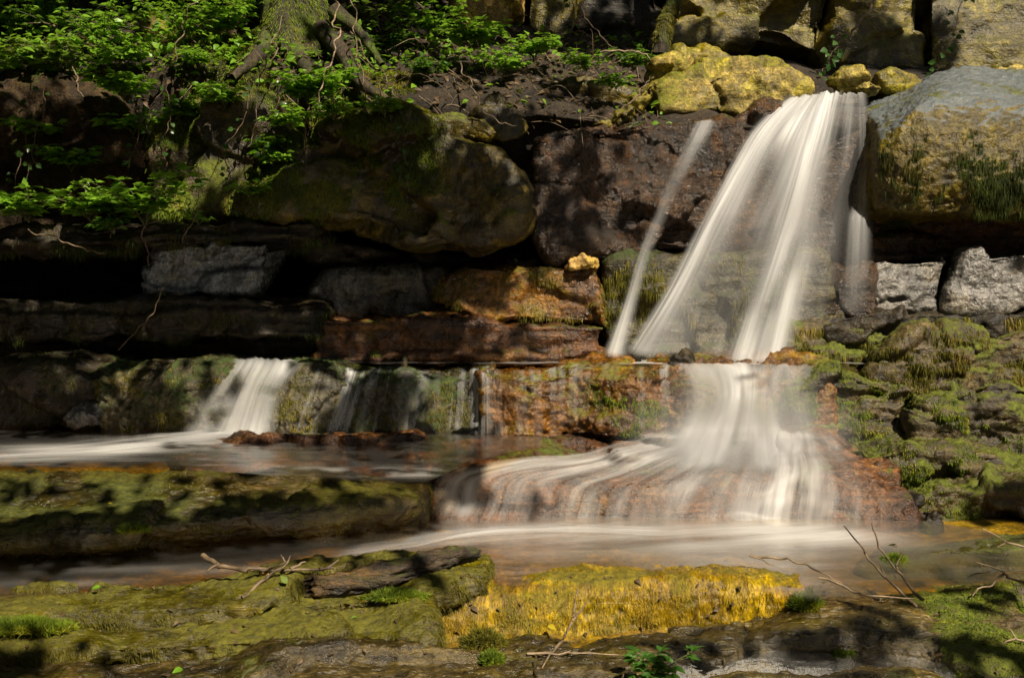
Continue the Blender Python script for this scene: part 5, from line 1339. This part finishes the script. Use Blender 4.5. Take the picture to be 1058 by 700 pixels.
# ------------------------------------------------------------------ the rotten log, branches, fallen leaves
def log():
    C = spline(np.array([pt(x, y, hit(x, y + dy, .02, 3.6)) for x, y, dy in ((316, 606, 8), (365, 600, 10), (415, 591, 8), (460, 579, 6), (494, 572, 4))]), 0, 16)
    R = np.interp(np.linspace(0, 1, len(C)), [0, .06, .4, .8, 1], [.026, .040, .038, .027, .012])
    V, Fq = tubes([(C, R)], 36)
    n = len(C)
    ends = []
    N = vnormals(V, Fq)
    if ((V - np.repeat(C, 36, 0)) * N).sum() < 0: Fq = Fq[:, ::-1]; N = -N
    s = np.arange(len(V)) // 36 / n
    ax = (C[-1] - C[0]) / np.linalg.norm(C[-1] - C[0])
    al = (V - C[0]) @ ax
    q = np.stack([V[:, 2] - np.repeat(C[:, 2], 36), V[:, 1] - np.repeat(C[:, 1], 36), al * .22], 1)
    V = V + N * (.012 * fbm(q * 45, 4, .6, True) + .02 * fbm(q * 12 + 4, 3))[:, None]
    jag = .07 * fbm(V * 30, 2)
    V = V + ax * (jag * np.clip(1 - s * 12, 0, 1))[:, None]
    # close the ends
    V = np.concatenate([V, [C[0] + ax * .02, C[-1]]])
    caps = [[len(V) - 2, (k + 1) % 36, k, k] for k in range(36)]
    o = mesh_np('rotten_log', V, Fq, rock_mat('rotten_wood', (.007, .005, .003), (.038, .026, .015), (.085, .052, .02), .6, moss=(.05, .06, .012), moss_amt=.22, rough=(.4, .7), stretch=(.5, 2, 2), bump=1.2))
    return tag(o, 'dark rotten log lying across the olive slabs', 'log')
log()
def branch(label, main, offs, Y, rad, seed, mat=None, name='twig'):
    r = np.random.RandomState(seed)
    ps = []
    snap = (lambda p: pt(p[0], p[1], min(p[2] if len(p) > 2 else Y, hit(p[0], p[1], rad * 1.2, 9.0))))
    A = np.array([snap(p) for p in main])
    C = np.concatenate([wander(A[i], A[i + 1], r, .18, 6) for i in range(len(A) - 1)])
    ps.append((C, np.linspace(rad, rad * .4, len(C))))
    for o_ in offs:
        B = np.array([snap(p) for p in o_])
        Cb = np.concatenate([wander(B[i], B[i + 1], r, .22, 5) for i in range(len(B) - 1)])
        ps.append((Cb, np.linspace(rad * .7, rad * .25, len(Cb))))
    V, Fq = tubes(ps, 6)
    return tag(mesh_np(name, V, Fq, mat or M_TWIG), label, 'twig')
branch('dry forked branch rising from the brown slab under the golden slab', [(520, 676, 3.28), (570, 674, 3.24), (592, 640, 3.22), (597, 608, 3.24)], [[(545, 677, 3.26), (590, 672, 3.22), (640, 676, 3.2)], [(592, 640, 3.22), (606, 622, 3.22)], [(568, 674, 3.24), (560, 690, 3.14)]], 3.24, .0065, 1)
branch('long thin twig standing up in the lower pool, left of the two', [(948, 624, 3.50), (915, 596, 3.6), (893, 570, 3.62), (872, 543, 3.64)], [[(915, 596, 3.6), (908, 580, 3.6)]], 3.6, .0055, 2, M_ROOT)
branch('long thin twig standing up in the lower pool, right of the two', [(952, 620, 3.55), (925, 588, 3.66), (908, 566, 3.68), (901, 540, 3.7)], [[(925, 588, 3.66), (932, 570, 3.66)]], 3.65, .0055, 3, M_ROOT)
branch('arched pale twig over the shallow right of the lower pool', [(775, 572, 3.85), (815, 576, 3.8), (850, 592, 3.72), (872, 605, 3.66)], [[(775, 572, 3.85), (800, 584, 3.8)]], 3.8, .005, 4)
branch('reddish twig lying across the humped slab edge', [(846, 600, 3.6), (890, 612, 3.52), (945, 618, 3.48)], [], 3.55, .005, 5)
branch('pale bare twig reaching in over the flat wet slab at the right edge', [(1075, 572, 4.0), (1040, 560, 4.0), (1015, 546, 4.0)], [[(1040, 560, 4.0), (1030, 565, 4.0)]], 4.0, .006, 6)
branch('pale forked twig over the mossy sloping slab at the right edge', [(1085, 612, 3.6), (1040, 596, 3.62), (1008, 580, 3.66)], [[(1040, 596, 3.62), (1010, 608, 3.6), (1004, 618, 3.6)], [(1024, 588, 3.64), (1000, 596, 3.64)]], 3.62, .006, 7)
branch('short pale twig at the lower right corner', [(1075, 668, 3.2), (1050, 660, 3.22), (1030, 668, 3.22)], [[(1050, 660, 3.22), (1040, 648, 3.24)]], 3.2, .005, 8)
branch('crooked dark twig lying beside the rotten log', [(250, 616, 3.46), (275, 598, 3.5), (296, 582, 3.54), (300, 574, 3.56)], [[(262, 588, 3.54), (285, 584, 3.54), (296, 580, 3.54)], [(296, 582, 3.54), (290, 572, 3.56)]], 3.52, .007, 9, M_ROOT)
branch('dark stick with moss bits left of the rotten log', [(208, 572, 3.66), (225, 583, 3.58), (255, 590, 3.54), (345, 586, 3.56)], [[(225, 583, 3.58), (214, 590, 3.56)], [(300, 588, 3.55), (316, 580, 3.57)], [(330, 587, 3.56), (350, 578, 3.6)]], 3.55, .010, 10, M_ROOT)
def chunk(label, px, py, Y, s, seed, mat, cat='wood', name='bark_chunk'):
    r = np.random.RandomState(seed)
    bm = bmesh.new()
    c = pt(px, py, hit(px, py, s[1] * .3, Y))
    for k in range(14): bm.verts.new(c + r.normal(size=3) * np.array(s) * .6)
    h = bmesh.ops.convex_hull(bm, input=bm.verts)
    V = np.array([v.co[:] for v in bm.verts]); Fc = [[v.index for v in f.verts] for f in bm.faces]
    bm.verts.index_update()
    Fc = [[v.index for v in f.verts] for f in bm.faces]
    bm.free()
    V, Fq = remeshed(V, Fc, min(s) / 4)
    V = V + vnormals(V, Fq) * (min(s) * .4 * fbm(V / min(s) * .7, 3))[:, None]
    return tag(mesh_np(name, V, Fq, mat), label, cat)
chunk('grey brown bark lump beside the dark stick on the olive slab', 226, 594, 3.55, (.05, .03, .028), 1, M_FORE)
chunk('small pale bark lump on the olive slab, left of the log', 275, 592, 3.56, (.03, .025, .02), 2, M_SAND)
def fallen(label, px, py, Y, L, mat, seed, n=1, up=(0, -.5, 1)):
    r = np.random.RandomState(seed)
    c = pt(px, py, hit(px, py, .012, Y))
    P = c + r.normal(size=(n, 3)) * np.array((.02, .01, .003))
    V, Fq = leaf_mesh(P, r.normal(size=(n, 3)) * np.array((1, .6, .2)), np.array(up) + r.normal(size=(n, 3)) * .2, np.full(n, L), np.full(n, L * .6))
    V2 = V - np.array((0, 0, .0012))
    o = mesh_np('fallen_leaf', np.concatenate([V, V2]), np.concatenate([Fq, Fq[:, ::-1] + len(V)]), mat, None, False)
    return tag(o, label, 'leaf')
fallen('curled yellow leaf at the edge of the dark upper shelf at the left', 72, 366, 5.5, .075, ML_YEL, 1)
fallen('small yellow leaf on the thick dark slab', 113, 518, 4.12, .03, ML_YEL, 2)
fallen('small green leaf on the olive slab near the channel', 92, 606, 3.54, .03, ML[0], 3)
fallen('large green leaf lying curled beside the grey brown bark lump', 192, 584, 3.56, .055, ML[0], 4)
fallen('pale green leaf by the crooked dark twig', 294, 604, 3.47, .035, ML[2], 5)
fallen('green leaf on the brown bottom slab', 190, 691, 3.08, .035, ML[0], 6)
fallen('yellow leaf caught on the brown slab under the golden slab', 556, 645, 3.44, .035, ML_YEL, 7)
fallen('small pale leaf speck on the second olive slab', 368, 636, 3.34, .025, ML[2], 8)

# scraps of leaf, bark and moss lying about on the slabs: uncounted
r = np.random.RandomState(33)
P = []
while len(P) < 420:
    px, py = r.uniform(0, 1058), r.uniform(575, 700)
    y = hit(px, py, .004)
    if y is None or y > 4.1: continue
    P.append(pt(px, py, y))
P = np.array(P)
L = r.uniform(.006, .022, len(P)) * np.where(r.rand(len(P)) < .1, 1.5, 1)
V, Fq = leaf_mesh(P, r.normal(size=(len(P), 3)) * np.array((1, 1, .2)), np.array((0, -.3, 1.0)) + r.normal(size=(len(P), 3)) * .4, L, L * .6, droop=.5)
o = mesh_np('leaf_scraps', V, Fq, ML_LIT, None, False); o['kind'] = 'stuff'
